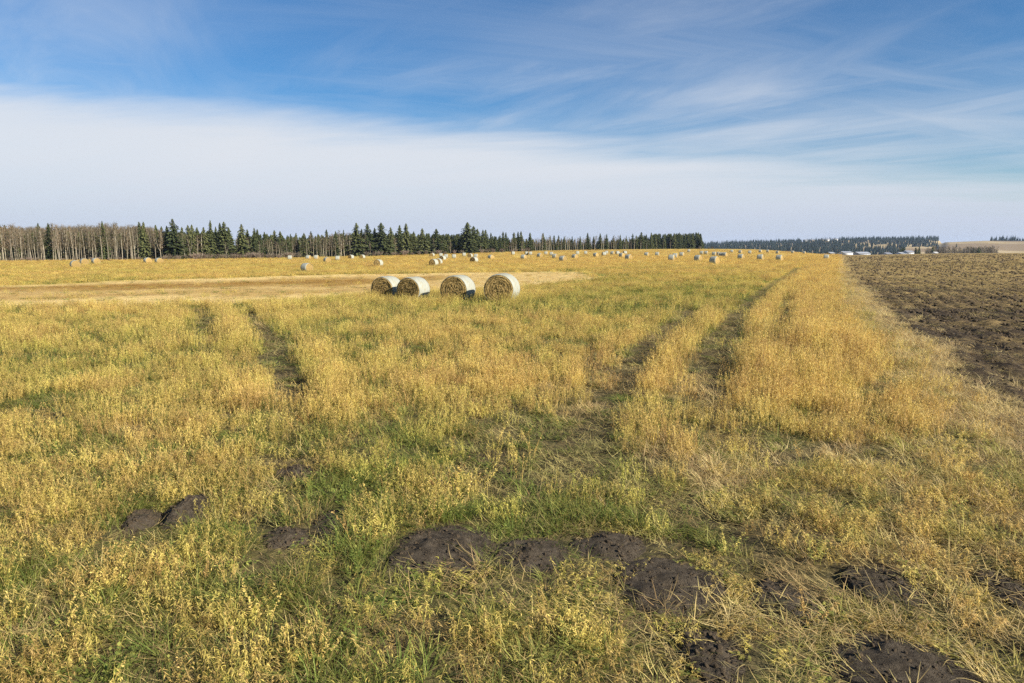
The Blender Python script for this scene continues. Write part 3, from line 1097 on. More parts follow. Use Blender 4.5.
def cone_tree(seed):
    r = random.Random(seed); c = MB()
    for k in range(5):
        f = k / 5; rad = 2.6 * (1 - f) * r.uniform(.8, 1.15); z0 = 11 * f; a0 = r.random() * 6
        for j in range(6):
            a = a0 + j * 1.047; b = a + 1.1
            c.add([Vector((rad * math.cos(a), rad * math.sin(a), z0 - r.random())), Vector((rad * math.cos(b), rad * math.sin(b), z0 - r.random())), Vector((0, 0, z0 + 3.6))], r.random())
    return c.mesh('far_tree', M['far_needles'])


def round_tree(seed):
    r = random.Random(seed); c = MB()
    for k in range(60):
        d = Vector((r.gauss(0, 1), r.gauss(0, 1), r.gauss(0, 1))).normalized() * r.uniform(1.2, 3.0)
        p = Vector((d.x, d.y, 4.6 + d.z * 1.1)); u = Vector((r.gauss(0, 1), r.gauss(0, 1), r.gauss(0, 1))).normalized(); v = u.cross(d).normalized()
        c.add([p - u * .9, p + v * .8, p + u * .9, p - v * .8], r.random())
    for j in range(3): c.tube([(0, 0, -.5), (r.uniform(-.5, .5), r.uniform(-.5, .5), 5)], [.2, .08], 4)
    return c.mesh('far_tree', M['grey_twigs'])


def hill_pt(px, Y):
    return ((px - 512) / (683.0 * math.cos(PITCH) + 94.5 * math.sin(PITCH)) * Y, Y, float(hill_z(px, Y)))


def build_far_woods():
    P = []; n = 5200
    while len(P) < n:
        px = rnd.uniform(560, 1080); Y = rnd.uniform(1250, 2650)
        if px > 938 and not (990 < px and Y > 1850): continue
        if 800 < px < 840 and 2150 < Y < 2560 and rnd.random() < 0.85: continue
        if px > 905 and Y < 1700: continue
        if px > 938 and Y > 2050: continue
        if vnoise(np.array([px / 18.0]), np.array([Y / 160.0]), 9)[0] < 0.25 and px > 840: continue
        P.append(hill_pt(px, Y))
    k = rng.uniform(.75, 1.3, n)
    k = np.where(np.array(P)[:, 1] > 2200, k * 1.0, k)
    scatter('ridge_forest', [cone_tree(s) for s in (1, 2, 3, 4)], P, np.stack([k * 0, k * 0, rng.random(n) * 6.28], -1), np.stack([k, k, k * rng.uniform(.8, 1.2, n)], -1), rng.random(n),
            'dark blue evergreen forest covering the far ridge at the right', 'forest')
    P = []; n = 420
    while len(P) < n:
        px = rnd.uniform(926, 998); Y = rnd.uniform(640, 760)
        P.append(at(px, Y))
    for _ in range(160):
        px = rnd.uniform(853, 900); P.append(at(px, rnd.uniform(760, 860)))
    n = len(P)
    k = rng.uniform(.75, 1.2, n) * np.where(np.array(P)[:, 1] < 755, 1.75, 1.2)
    scatter('bare_grove', [join_pair(p, 'grove_tree') for p in ASPEN[:4]], P, np.stack([k * 0, k * 0, rng.random(n) * 6.28], -1), np.stack([k, k, k * .62], -1), rng.random(n),
            'grey leafless grove below the tan hillside at the right', 'grove')


build_far_woods()

for px, Y, ty, lab in [(900.5, 560, 247.6, "dark spruce left of the white farmhouse, leftmost of the close trio"), (902.3, 575, 246.6, "tallest spruce of the close trio left of the white farmhouse"),
                       (904, 565, 247.4, "dark spruce nearest the white farmhouse on its left"), (916, 570, 247.3, "dark spruce touching the right side of the white farmhouse"),
                       (919.5, 580, 246.5, "taller dark spruce a little right of the white farmhouse"), (933, 590, 246.3, "thin dark spruce at the left end of the grey grove"),
                       (979, 640, 246.5, "dark spruce in the middle of the grey grove"), (974, 660, 247.3, "smaller dark spruce inside the grey grove, left of the other")]:
    tree('spruce_tree', SPRUCE, 12.0, px, Y, ty, lab, 'spruce', 'spruces near the far farm', 2.3)
o = empty('spruce_tree', hill_pt(956.5, 1500)); o.scale = (1.0, 1.0, 0.75)
obj('trunk', SPRUCE[3][0], o); obj('crown', SPRUCE[3][1], o); tag(o, 'single dark tree alone on the tan hillside', 'spruce')

# ------------------------------------------------------------------ hay bales
def hay_mat():
    m, nt, out = new_mat('hay_end')
    tc = nt.nodes.new('ShaderNodeTexCoord'); P = tc.outputs['Object']
    sep = nt.nodes.new('ShaderNodeSeparateXYZ'); nt.links.new(P, sep.inputs[0])
    x, y, z = sep.outputs
    zc = math_node(nt, 'SUBTRACT', z, 0.885)
    rr = math_node(nt, 'SQRT', math_node(nt, 'ADD', math_node(nt, 'MULTIPLY', x, x), math_node(nt, 'MULTIPLY', zc, zc)))
    ang = math_node(nt, 'ARCTAN2', zc, x)
    sp = math_node(nt, 'ADD', math_node(nt, 'MULTIPLY', rr, 46.0), ang)
    n0 = noise_node(nt, P, 5.0, 5, 0.65)
    sp = math_node(nt, 'ADD', sp, math_node(nt, 'MULTIPLY', n0, 16.0))
    ring = math_node(nt, 'MULTIPLY_ADD', math_node(nt, 'SINE', sp), 0.5, 0.5)
    n1 = noise_node(nt, P, 26.0, 6, 0.7)
    f = math_node(nt, 'ADD', math_node(nt, 'MULTIPLY', ring, 0.30), math_node(nt, 'MULTIPLY', n1, 0.85))
    col = mix_col(nt, smooth_node(nt, f, 0.2, 0.95), (0.13, 0.085, 0.03), (0.46, 0.325, 0.125))
    oi = nt.nodes.new('ShaderNodeObjectInfo')
    hs = nt.nodes.new('ShaderNodeHueSaturation'); nt.links.new(col, hs.inputs['Color'])
    nt.links.new(math_node(nt, 'MULTIPLY_ADD', oi.outputs['Random'], .3, .9), hs.inputs['Value'])
    p = princ(nt, out, hs.outputs[0], 0.95, 0.05)
    b = nt.nodes.new('ShaderNodeBump'); b.inputs['Strength'].default_value = 1.0; b.inputs['Distance'].default_value = 0.06
    nt.links.new(f, b.inputs['Height']); nt.links.new(b.outputs[0], p.inputs['Normal'])
    return m


def wrap_mat():
    m, nt, out = new_mat('net_wrap')
    tc = nt.nodes.new('ShaderNodeTexCoord'); P = tc.outputs['Object']
    mp = nt.nodes.new('ShaderNodeMapping'); mp.inputs['Scale'].default_value = (2.5, 30, 2.5)
    nt.links.new(P, mp.inputs['Vector'])
    n1 = noise_node(nt, mp.outputs[0], 1.6, 5, 0.6)
    n2 = noise_node(nt, P, 3.0, 5, 0.6)
    col = mix_col(nt, smooth_node(nt, n1, 0.3, 0.7), (0.25, 0.26, 0.21), (0.385, 0.39, 0.335))
    col = mix_col(nt, math_node(nt, 'MULTIPLY', smooth_node(nt, n2, 0.46, 0.7), 0.75), col, (0.30, 0.27, 0.16))
    p = princ(nt, out, col, 0.6, 0.3)
    b = nt.nodes.new('ShaderNodeBump'); b.inputs['Strength'].default_value = 0.6; b.inputs['Distance'].default_value = 0.03
    nt.links.new(n1, b.inputs['Height']); nt.links.new(b.outputs[0], p.inputs['Normal'])
    return m


M['hay'] = hay_mat(); M['wrap'] = wrap_mat()
BR, BL = 0.885, 1.38


def bale_meshes(seed, nseg=56, nring=12, straw=420):
    r = random.Random(seed); g = np.random.default_rng(seed)
    # hay body: closed drum, rough ends; axis along Y, lying on z = 0
    V = []; Fq = []; Ft = []
    for side in (-1, 1):
        base = len(V)
        V.append((0, side * BL / 2, BR))
        for i in range(1, nring + 1):
            for j in range(nseg):
                a = 2 * math.pi * j / nseg; rr = BR * 0.985 * i / nring
                rough = (fbm(np.array([rr * 9 + seed]), np.array([a * 3]), seed, 3)[0] - 0.5) * 0.09 * (1 if i < nring else 0.4) + 0.02 * math.sin(rr * 40 + a)
                edge = -0.05 if i == nring else 0.0
                z = BR + rr * math.sin(a)
                V.append((rr * math.cos(a), side * (BL / 2 + rough + edge), z))
        for j in range(nseg):
            t = (base, base + 1 + j, base + 1 + (j + 1) % nseg); Ft.append(t if side < 0 else t[::-1])
        for i in range(nring - 1):
            for j in range(nseg):
                a = base + 1 + i * nseg + j; b = base + 1 + i * nseg + (j + 1) % nseg
                q = (a, a + nseg, b + nseg, b); Fq.append(q if side < 0 else q[::-1])
    o0 = 1 + (nring - 1) * nseg; o1 = 1 + nring * nseg + o0
    for j in range(nseg):
        k = (j + 1) % nseg
        Fq.append((o0 + j, o1 + j, o1 + k, o0 + k))
    # straws standing off the ends
    for _ in range(straw):
        side = r.choice((-1, 1)); a = r.random() * 6.283; rr = BR * 0.97 * math.sqrt(r.random())
        p = Vector((rr * math.cos(a), side * (BL / 2 + 0.01), BR + rr * math.sin(a)))
        tdir = Vector((-math.sin(a) * 1.0, side * r.uniform(.05, .5), math.cos(a))) + Vector((r.uniform(-.6, .6), 0, r.uniform(-.6, .6)))
        tdir.normalize(); L = r.uniform(.06, .22); s = tdir.cross(Vector((r.uniform(-1, 1), 1, r.uniform(-1, 1)))).normalized() * 0.006
        i = len(V); V += [tuple(p - s), tuple(p + s), tuple(p + s + tdir * L), tuple(p - s + tdir * L)]; Fq.append((i, i + 1, i + 2, i + 3))
    hay = mesh_np('hay', V, [np.array(Fq), np.array(Ft)], M['hay'])
    # net wrap: thin shell round the drum, slightly sagged and bulging
    W = []; Q = []
    ny = 9
    for layer, dr in ((0, 0.012), (1, 0.0)):
        for i in range(ny):
            t = i / (ny - 1) * 2 - 1
            for j in range(nseg):
                a = 2 * math.pi * j / nseg
                bul = 0.022 * (1 - t * t) - 0.035 * max(0, abs(t) - .8) / .2 + 0.012 * (vnoise(np.array([t * 4 + seed]), np.array([a * 2.5]), seed + 5)[0] - .5)
                rr = BR + bul + dr
                z = BR + rr * math.sin(a)
                W.append((rr * math.cos(a), t * (BL / 2 - 0.015), max(z, 0.0) if layer == 0 else max(z, 0.004)))
    m = ny * nseg
    for i in range(ny - 1):
        for j in range(nseg):
            k = (j + 1) % nseg; a = i * nseg
            Q.append((a + j, a + k, a + nseg + k, a + nseg + j)); Q.append((m + a + k, m + a + j, m + a + nseg + j, m + a + nseg + k))
    for a, f in ((0, 1), ((ny - 1) * nseg, -1)):
        for j in range(nseg):
            k = (j + 1) % nseg; q = (a + j, m + a + j, m + a + k, a + k); Q.append(q if f > 0 else q[::-1])
    wrap = mesh_np('wrap', W, np.array(Q), M['wrap'], True)
    return hay, wrap


NEAR_BALES = [bale_meshes(s) for s in (1, 2, 3, 4)]
FAR_BALE = bale_meshes(9, 28, 6, 60)


def bale(pair, X, Y, z, yaw, label, group, proto=None, size=1.0):
    if proto is None:
        o = empty('hay_bale', (X, Y, z), yaw)
        obj('hay', pair[0], o); obj('net_wrap', pair[1], o)
    else:
        o = copy_tree(proto); o.location = (X, Y, z); o.rotation_euler = (0, 0, yaw)
    sag = rnd.uniform(.93, .99)
    o.scale = (size * (2 - sag) ** .7, size, size * sag)
    tag(o, label, 'hay bale', group)
    return o


# yaw = 0: axis along the view; end faces camera. positive yaw turns the near end to the right... (counterclockwise)
FRONT = [(386.0, 44.0, -22, "front round bale at the left end of the row of four, half behind its neighbour"),
         (412.5, 42.5, -24, "second front bale from the left, its wrap carrying a small dark shadow at the right"),
         (457.5, 41.0, -20, "third front bale from the left, standing apart with a dark shadow low on its wrap"),
         (502.0, 39.3, -17, "rightmost and largest front bale, with no shadow on its pale wrap")]
for k, (px, Y, yaw, lab) in enumerate(FRONT):
    X, Yy, z = at(px, Y)
    bale(NEAR_BALES[k], X, Y, z - 0.14, math.radians(yaw), lab, 'four round bales in a row in the cut strip', None, (.93, .93, .98, 1.0)[k])

L_, R_, S_ = math.radians(-25), math.radians(52), math.radians(88)
BALES = [  # px, base y, yaw, label
    (73.6, 267.4, R_, "nearest of the three bales at the far left, with a dark left side"),
    (83, 264.2, R_, "middle bale of the three at the far left, close to the aspens"),
    (94.7, 263.4, R_, "right bale of the three at the far left, close to the aspens"),
    (146.7, 262.8, R_, "left bale of the pair before the right end of the aspen stand"),
    (158, 263, R_, "right bale of the pair before the right end of the aspen stand"),
    (289.5, 259.6, S_, "whitish bale alone at the wood edge, leftmost of the row below the low evergreens"),
    (306, 271.2, R_, "yellow bale with a dark left end out in the open, left of the front row"),
    (308, 259.4, S_, "left one of two close small bales at the wood edge above the open yellow bale"),
    (316, 259.3, S_, "right one of two close small bales at the wood edge above the open yellow bale"),
    (326.7, 262.2, R_, "larger bale with shaded left side and orange end, before the rusty aspens"),
    (337.4, 260.2, S_, "grey white bale just right of the larger shaded bale before the rusty aspens"),
    (350.8, 258.7, L_, "left one of two small pale bales just left of the first tall evergreens"),
    (362, 258.6, L_, "right one of two small pale bales just left of the first tall evergreens"),
    (378, 266, -.16, "bale showing only a narrow white rim, directly behind the leftmost front bale"),
    (432, 256.4, L_, "tiny bale at the wood edge, leftmost of the group above the second front bale"),
    (440.8, 256.6, S_, "small bale at the wood edge above the close pair of white rimmed bales"),
    (442.5, 260.4, L_, "dull bale peeping out behind the close pair of white rimmed bales"),
    (433.5, 265.6, L_, "left front bale of the close pair with bright white rims above the second front bale"),
    (438, 264.6, L_, "right rear bale of the close pair with bright white rims above the second front bale"),
    (446, 258.4, S_, "upright looking small bale right of the close white rimmed pair"),
    (454, 258.4, S_, "greyish small bale midway between the close pair and the tallest spruce"),
    (464, 256.2, S_, "tiny whitish bale right below the tallest spruce, left of its cluster"),
    (470, 257.2, L_, "small bale at the left of the cluster below the tallest spruce"),
    (476, 257.9, S_, "largest whitish bale at the back of the cluster below the tallest spruce"),
    (474, 262.4, L_, "nearest bale of the cluster below the tallest spruce, with a bright right rim"),
    (491, 259.2, R_, "grey bale with bright right end, alone right of the cluster below the tallest spruce"),
    (513, 254.8, S_, "tiny bale at the wood edge below the dense rounded spruce"),
    (523.7, 259.2, R_, "brownish bale with a pale right end below the dense rounded spruce"),
    (526.5, 255, S_, "left one of two touching tiny bales behind the brownish bale"),
    (530.5, 255, S_, "right one of two touching tiny bales behind the brownish bale"),
    (539.8, 257.3, R_, "bluish white bale midway between the brownish bale and the dark faced bale"),
    (546, 254.7, S_, "tiny bale at the wood edge right of the bluish white bale"),
    (551.5, 255.4, S_, "small bale behind the dull bale that stands left of the dark faced bale"),
    (555, 258.3, R_, "dull greenish bale touching the left of the dark faced bale in view"),
    (563, 261.2, R_, "dark faced bale with an orange right end, nearest in the middle of the far field"),
    (575, 258.7, R_, "greenish white bale right of the dark faced bale"),
    (577.5, 254.6, S_, "tiny bale just behind the greenish white bale"),
    (585.7, 254.4, S_, "tiny lone bale at the wood edge right of the greenish white bale"),
    (596, 256.8, R_, "greenish bale halfway between the dark faced bale and the black bottomed bale"),
    (604, 255.8, S_, "small bright bale just right of the halfway greenish bale"),
    (606.5, 254.3, S_, "tiny bale behind the small bright bale in the middle of the far field"),
    (612.7, 254.9, R_, "small shaded bale in the run of bales left of the black bottomed bale"),
    (617.6, 254.5, S_, "tallest looking small bale in the run left of the black bottomed bale"),
    (622, 257.3, R_, "brown bale hardly standing out, touching the left of the black bottomed bale"),
    (625, 254.2, S_, "tiny bale behind the black bottomed bale"),
    (629, 259.7, R_, "white topped bale with a black shaded bottom, nearest left of the evergreen wall"),
    (647, 256.2, R_, "yellowish bale below the left part of the evergreen wall"),
    (657.6, 256.2, R_, "bluish bale with yellow right end below the middle of the evergreen wall"),
    (672, 260.7, R_, "large bluish white bale, nearest below the evergreen wall"),
    (675.5, 258.2, S_, "bale peeping out behind the right side of the large bluish white bale"),
    (682, 256.4, R_, "small dark bottomed bale right of the large bluish white bale"),
    (689, 252.2, S_, "tiny bale at the field edge near the right end of the evergreen wall"),
    (698.6, 261.2, R_, "bluish bale with bright right end, left neighbour of the most prominent far bale"),
    (702, 254.6, R_, "left one of two tiny bales below the end of the evergreen wall"),
    (706.5, 254.6, R_, "right one of two tiny bales below the end of the evergreen wall"),
    (714.5, 255.9, R_, "dull bale directly behind the most prominent far bale"),
    (715, 263.8, R_, "most prominent far bale, white with a dark foot and bright right end"),
    (718.5, 255.9, R_, "small bale touching the right of the dull bale behind the prominent one"),
    (721.8, 256.5, R_, "left one of a tight brownish pair right behind the prominent far bale"),
    (725.2, 256.6, R_, "right one of a tight brownish pair right behind the prominent far bale"),
    (732, 252.7, S_, "tiny bale at the skyline below the left end of the blue ridge"),
    (740.6, 253.6, R_, "brownish far bale directly behind a whiter one below the blue ridge"),
    (741.5, 259.3, R_, "white bale with dark left side, left one of three spaced below the blue ridge"),
    (750, 254, S_, "faint pinkish far bale between the left and middle bales below the blue ridge"),
    (760.5, 252.6, S_, "pale bale breaking the field skyline below the middle of the blue ridge"),
    (761, 260.4, S_, "grey white bale, middle one of the three spaced below the blue ridge"),
    (768, 252.4, S_, "tiny bale at the skyline right of the one breaking the field edge"),
    (778, 253.9, R_, "greyish far bale directly behind the right one of the three spaced bales"),
    (780, 260.7, S_, "grey white bale, right one of the three spaced below the blue ridge"),
    (793, 253.4, S_, "left one of the pale bales at the skyline left of the white shed"),
    (804.5, 253.9, S_, "right one of the two pale skyline bales left of the white shed"),
    (827, 259.6, S_, "pale bale standing alone near the ploughed edge below the white shed"),
]
proto = None
for px, by, yaw, lab in BALES:
    if px > 640 and yaw == S_:
        yaw = R_ + .15
    X, Y = gp(px, by)
    Y = min(Y, line_y(px) - 6) if px < 705 else min(Y, 400)
    X, Y, z = at(px, Y)
    o = bale(FAR_BALE, X, Y, z - 0.22, yaw + rnd.uniform(-.2, .2), lab, 'round bales scattered over the far field', proto, 0.9)
    proto = proto or o

# ------------------------------------------------------------------ soil mounds
def mound_mesh(seed, a, d, h):
    n = 46
    V = []; 
    for i in range(n):
        for j in range(n):
            x = (i / (n - 1) * 2 - 1) * 1.25; y = (j / (n - 1) * 2 - 1) * 1.25
            V.append((x, y))
    V = np.array(V); x, y = V[:, 0], V[:, 1]
    th = np.arctan2(y, x)
    rr = np.hypot(x, y) / (0.9 + 0.28 * (fbm(np.cos(th) * 1.4 + seed, np.sin(th) * 1.4, seed, 3) - 0.5) * 2)
    prof = np.clip(1 - rr ** 2.2, -0.6, 1)
    z = h * prof * (0.75 + 0.6 * (fbm(x * 1.7, y * 1.7, seed + 3, 3) - 0.4))
    z = z + (fbm(x * 7 * a, y * 7 * d, seed + 9, 4) - 0.5) * 0.13 * np.clip(1.25 - rr, 0, 1) * (0.5 + 0.5 * (fbm(x * 2.3, y * 2.3, seed + 21, 2) > .5))
    z = np.where(rr > 1.0, z - 0.05, z)
    idx = np.arange(n * n).reshape(n, n)
    Fc = np.stack([idx[:-1, :-1], idx[1:, :-1], idx[1:, 1:], idx[:-1, 1:]], -1).reshape(-1, 4)
    return mesh_np('soil_mound', np.stack([x * a, y * d, z], -1), Fc, M['mound'], True)


MOUND_PTS = []
for k, ((mx, my), a, d, h, lab) in enumerate(MOUNDS):
    o = obj('soil_mound', mound_mesh(40 + k, a, d, h * (1.2 if mx < -2 else 0.42)))
    o.location = (mx, my, float(terrain(mx, my)) + 0.0)
    co = np.array([tuple(v.co) for v in o.data.vertices])
    co = co[((co[:, 0] / a) ** 2 + (co[:, 1] / d) ** 2) < 1.15]
    MOUND_PTS.append(co[rng.integers(0, len(co), 420)] + np.array([mx, my, float(terrain(mx, my))]))
    tag(o, lab, 'soil mound', 'dirt mounds dug up in the foreground grass')

# ------------------------------------------------------------------ far buildings
def flat_mat(name, a, b=None, rough=0.6):
    m, nt, out = new_mat(name)
    tc = nt.nodes.new('ShaderNodeTexCoord')
    n1 = noise_node(nt, tc.outputs['Object'], 1.5, 4, 0.6)
    col = mix_col(nt, smooth_node(nt, n1, .35, .65), a, b or tuple(c * .85 for c in a))
    princ(nt, out, col, rough, 0.3)
    return m


M['white'] = flat_mat('white_paint', (0.62, 0.62, 0.61))
M['roof_w'] = flat_mat('pale_metal_roof', (0.40, 0.42, 0.45))
M['roof_g'] = flat_mat('grey_roof', (0.28, 0.29, 0.32))
M['dark'] = flat_mat('dark_opening', (0.05, 0.055, 0.06), None, 0.25)
M['tan'] = flat_mat('tan_cladding', (0.45, 0.37, 0.25))


def building(px0, px1, top_y, Y, depth, name, label, cat, wall, roof, pitch=0.25, doors=1, windows=2):
    x0, _, z0 = at(px0, Y); x1, _, z1 = at(px1, Y)
    zb = min(z0, z1) - 0.3; w = x1 - x0
    H = max(2.2, z_at(top_y, Y) - zb)
    rise = min(H * 0.26, pitch * depth * 0.5); wh = H - rise
    o = empty(name, ((x0 + x1) / 2, Y, zb)); tag(o, label, cat)
    b = MB(); b.box(-w / 2, w / 2, 0, depth, 0, wh)
    for s in (-1, 1):
        b.add([Vector((s * w / 2, 0, wh)), Vector((s * w / 2, depth, wh)), Vector((s * w / 2, depth / 2, wh + rise))])
    obj('wall', b.mesh('wall', wall), o)
    r = MB(); e = 0.35
    for s in (-1, 1):
        yb = -e if s < 0 else depth + e
        zz = wh - e * rise / (depth / 2) + 0.02
        for t in (0, 0.12):
            r.add([Vector((-w / 2 - e, yb, zz + t)), Vector((w / 2 + e, yb, zz + t)), Vector((w / 2 + e, depth / 2, wh + rise + 0.02 + t)), Vector((-w / 2 - e, depth / 2, wh + rise + 0.02 + t))])
        r.add([Vector((-w / 2 - e, yb, zz)), Vector((w / 2 + e, yb, zz)), Vector((w / 2 + e, yb, zz + .12)), Vector((-w / 2 - e, yb, zz + .12))])
    obj('roof', r.mesh('roof', roof), o)
    k = doors + windows
    for i in range(k):
        cx = -w / 2 + w * (i + 0.5) / k
        m = MB()
        if i < doors:
            dw = min(1.6, w * .12); m.box(cx - dw / 2, cx + dw / 2, -0.05, 0.05, 0.02, min(2.3, wh * .8)); obj('door', m.mesh('door', M['roof_g']), o)
        else:
            dw = min(.6, w * .05); m.box(cx - dw, cx + dw, -0.04, 0.05, wh * .45, wh * .75); obj('window', m.mesh('window', M['dark']), o)
    return o


building(844.2, 853.4, 251.6, 470, 9, 'metal_shed', 'bright white shed at the far corner between the two fields', 'shed', M['white'], M['roof_w'], .15, 0, 0)
building(859.5, 871, 252.0, 520, 11, 'long_barn', 'long low greyish white barn right of the bright white shed', 'barn', M['roof_w'], M['roof_w'], .25, 1, 3)
building(887.5, 892.5, 252.6, 520, 8, 'small_shed', 'small pale shed between the long barn and the farmhouse', 'shed', M['roof_w'], M['roof_g'], .3, 1, 0)
building(901.5, 907.5, 252.3, 500, 8, 'garage', 'low pale garage adjoining the white farmhouse', 'garage', M['white'], M['roof_w'], .25, 1, 0)
building(908.2, 914.6, 250.6, 500, 8, 'farmhouse', 'white farmhouse with grey roof between dark spruces', 'house', M['white'], M['roof_g'], .7, 1, 2)
building(935.6, 938.4, 252.0, 480, 4, 'white_hut', 'tiny white hut standing alone before the grey grove', 'hut', M['white'], M['white'], .3, 0, 1)
building(831.0, 835.0, 252.6, 430, 6, 'tan_shed', 'low cream shed at the field corner left of the bright white shed', 'shed', M['tan'], M['roof_w'], .25, 0, 0)
for px, Y, lab in [(806, 2330, 'leftmost pale house on the distant ridge'), (813, 2300, 'second pale house from the left on the distant ridge'), (821, 2320, 'middle house with reddish walls on the distant ridge'),
                   (828, 2290, 'pale house right of the reddish one on the distant ridge'), (835, 2330, 'rightmost pale house on the distant ridge')]:
    X, Yy, z = hill_pt(px, Y)
    mb = MB(); mb.box(-8, 8, 0, 9, -2, 5); o = empty('house', (X, Y, z)); tag(o, lab, 'house', 'houses on the distant ridge')
    obj('wall', mb.mesh('wall', M['tan'] if px in (821, 813) else M['white']), o)
    r = MB()
    for s in (0, 1): r.add([Vector((-8.5, -0.5 + 10 * s, 5)), Vector((8.5, -0.5 + 10 * s, 5)), Vector((8.5, 4.5, 8)), Vector((-8.5, 4.5, 8))])
    obj('roof', r.mesh('roof', M['roof_g']), o)

# ------------------------------------------------------------------ grass clumps
def curve_blade(mb, r, base, az, lean, L, w, var, seg=4, droop=0.5):
    d = Vector((math.cos(az), math.sin(az), 0)); side = Vector((-math.sin(az), math.cos(az), 0))
    tw = r.uniform(-1, 1); side = (side * math.cos(tw) + d * math.sin(tw)).normalized()
    path = []; p = Vector(base); ang = lean
    for k in range(seg + 1):
        path.append(p.copy())
        p = p + (d * math.sin(ang) + Vector((0, 0, math.cos(ang)))) * (L / seg)
        ang += droop / seg * r.uniform(.6, 1.4) * 1.6
    ws = [w * (1 - (k / seg) ** 1.6 * 0.85) for k in range(seg + 1)]
    mb.strip(path, ws, side, var)
    return path


def clump_oats(seed, rad=0.17, n=16, H=0.40):
    r = random.Random(seed); mb = MB()
    for _ in range(n):
        q = rad * math.sqrt(r.random()); a = r.random() * 6.283
        b = (q * math.cos(a), q * math.sin(a), -0.02)
        L = H * r.uniform(.6, 1.12); az = r.random() * 6.283
        v = r.random()
        path = curve_blade(mb, r, b, az, r.uniform(0, .22), L, 0.0045, v, 4, r.uniform(.05, .35))
        # withered leaves and seed heads along the upper stem
        for k in range(r.randrange(14, 22)):
            s = r.uniform(.42, 1.0) * (len(path) - 1); i = min(int(s), len(path) - 2)
            p = path[i].lerp(path[i + 1], s - i)
            aa = r.random() * 6.283; L2 = r.uniform(.016, .050); w2 = r.uniform(.0035, .0085)
            dd = Vector((math.cos(aa), math.sin(aa), r.uniform(-1.3, .6))).normalized()
            sd = dd.cross(Vector((r.uniform(-1, 1), r.uniform(-1, 1), 1))).normalized() * w2 * .5
            mb.add([p, p + dd * L2 * .5 - sd, p + dd * L2 + Vector((0, 0, -.012)), p + dd * L2 * .5 + sd], min(1, v * .5 + r.random() * .5))
        for _q in range(r.choice((0, 1, 1, 2))):
            curve_blade(mb, r, b, r.random() * 6.283, r.uniform(.2, .7), L * r.uniform(.4, .75), r.uniform(.005, .009), r.random() * .7, 3, 1.2)
    return mb.mesh('oat_clump', M['oats'])


def clump_green(seed, rad=0.15, n=44, H=0.26):
    r = random.Random(seed); mb = MB()
    for _ in range(n):
        q = rad * math.sqrt(r.random()); a = r.random() * 6.283
        curve_blade(mb, r, (q * math.cos(a), q * math.sin(a), -0.02), a + r.uniform(-1, 1), r.uniform(.05, .5), H * r.uniform(.5, 1.25), r.uniform(.005, .010), r.random(), 4, r.uniform(.5, 1.6))
    return mb.mesh('green_clump', M['green'])


def clump_tuft(seed, n=60, H=0.42, mat='green', rad=.07):
    r = random.Random(seed); mb = MB()
    for _ in range(n):
        q = rad * math.sqrt(r.random()); a = r.random() * 6.283
        curve_blade(mb, r, (q * math.cos(a), q * math.sin(a), -0.02), a + r.uniform(-.6, .6), r.uniform(.1, .7), H * r.uniform(.5, 1.2), r.uniform(.004, .007), r.random(), 5, r.uniform(.7, 1.9))
    return mb.mesh('tuft', M[mat])


def clump_mat(seed, rad=0.24, n=48):
    r = random.Random(seed); mb = MB(); main = r.random() * 6.283
    for _ in range(n):
        q = rad * math.sqrt(r.random()); a = r.random() * 6.283
        az = main + r.gauss(0, .8)
        L = r.uniform(.08, .26)
        mb_base = (q * math.cos(a), q * math.sin(a), r.uniform(0.0, .07))
        curve_blade(mb, r, mb_base, az, r.uniform(1.05, 1.55), L, r.uniform(.0045, .008), r.random(), 4, r.uniform(-.6, .9))
    return mb.mesh('straw_clump', M['mat'])


def clump_dock(seed, n=3, H=0.37):
    r = random.Random(seed); mb = MB()
    for _ in range(n):
        q = .07 * math.sqrt(r.random()); a = r.random() * 6.283
        path = curve_blade(mb, r, (q * math.cos(a), q * math.sin(a), -0.02), a, r.uniform(0, .3), H * r.uniform(.6, 1.2), .006, .2, 4, r.uniform(0, .5))
        for k in range(46):
            s_ = r.uniform(.35, 1) ** .8 * (len(path) - 1); i = min(int(s_), len(path) - 2); p = path[i].lerp(path[i + 1], s_ - i)
            aa = r.random() * 6.283; L2 = r.uniform(.008, .024)
            dd = Vector((math.cos(aa), math.sin(aa), r.uniform(-.6, .9))).normalized(); sd = dd.cross(Vector((r.uniform(-1, 1), r.uniform(-1, 1), 1))).normalized() * L2 * .35
            mb.add([p, p + dd * L2 * .55 - sd, p + dd * L2, p + dd * L2 * .55 + sd], r.random())
        for k in range(5):
            curve_blade(mb, r, tuple(path[r.randrange(3)]), r.random() * 6.283, r.uniform(.5, 1.2), r.uniform(.06, .14), r.uniform(.006, .012), r.random(), 3, 1.4)
    return mb.mesh('dock_clump', M['dock'])


def clump_weed(seed, n=9, H=0.2):
    r = random.Random(seed); mb = MB()
    for _ in range(n):
        q = .1 * math.sqrt(r.random()); a = r.random() * 6.283
        path = curve_blade(mb, r, (q * math.cos(a), q * math.sin(a), -0.02), a, r.uniform(0, .4), H * r.uniform(.6, 1.2), .004, r.random(), 3, .4)
        for k in range(12):
            s = r.uniform(.2, 1) * (len(path) - 1); i = min(int(s), len(path) - 2); p = path[i].lerp(path[i + 1], s - i)
            aa = r.random() * 6.283; L2 = r.uniform(.02, .045)
            dd = Vector((math.cos(aa), math.sin(aa), r.uniform(-.2, .5))).normalized(); sd = dd.cross(Vector((0, 0, 1))).normalized() * L2 * .3
            mb.add([p, p + dd * L2 * .55 - sd, p + dd * L2, p + dd * L2 * .55 + sd], r.random())
    return mb.mesh('weed_clump', M['green'])


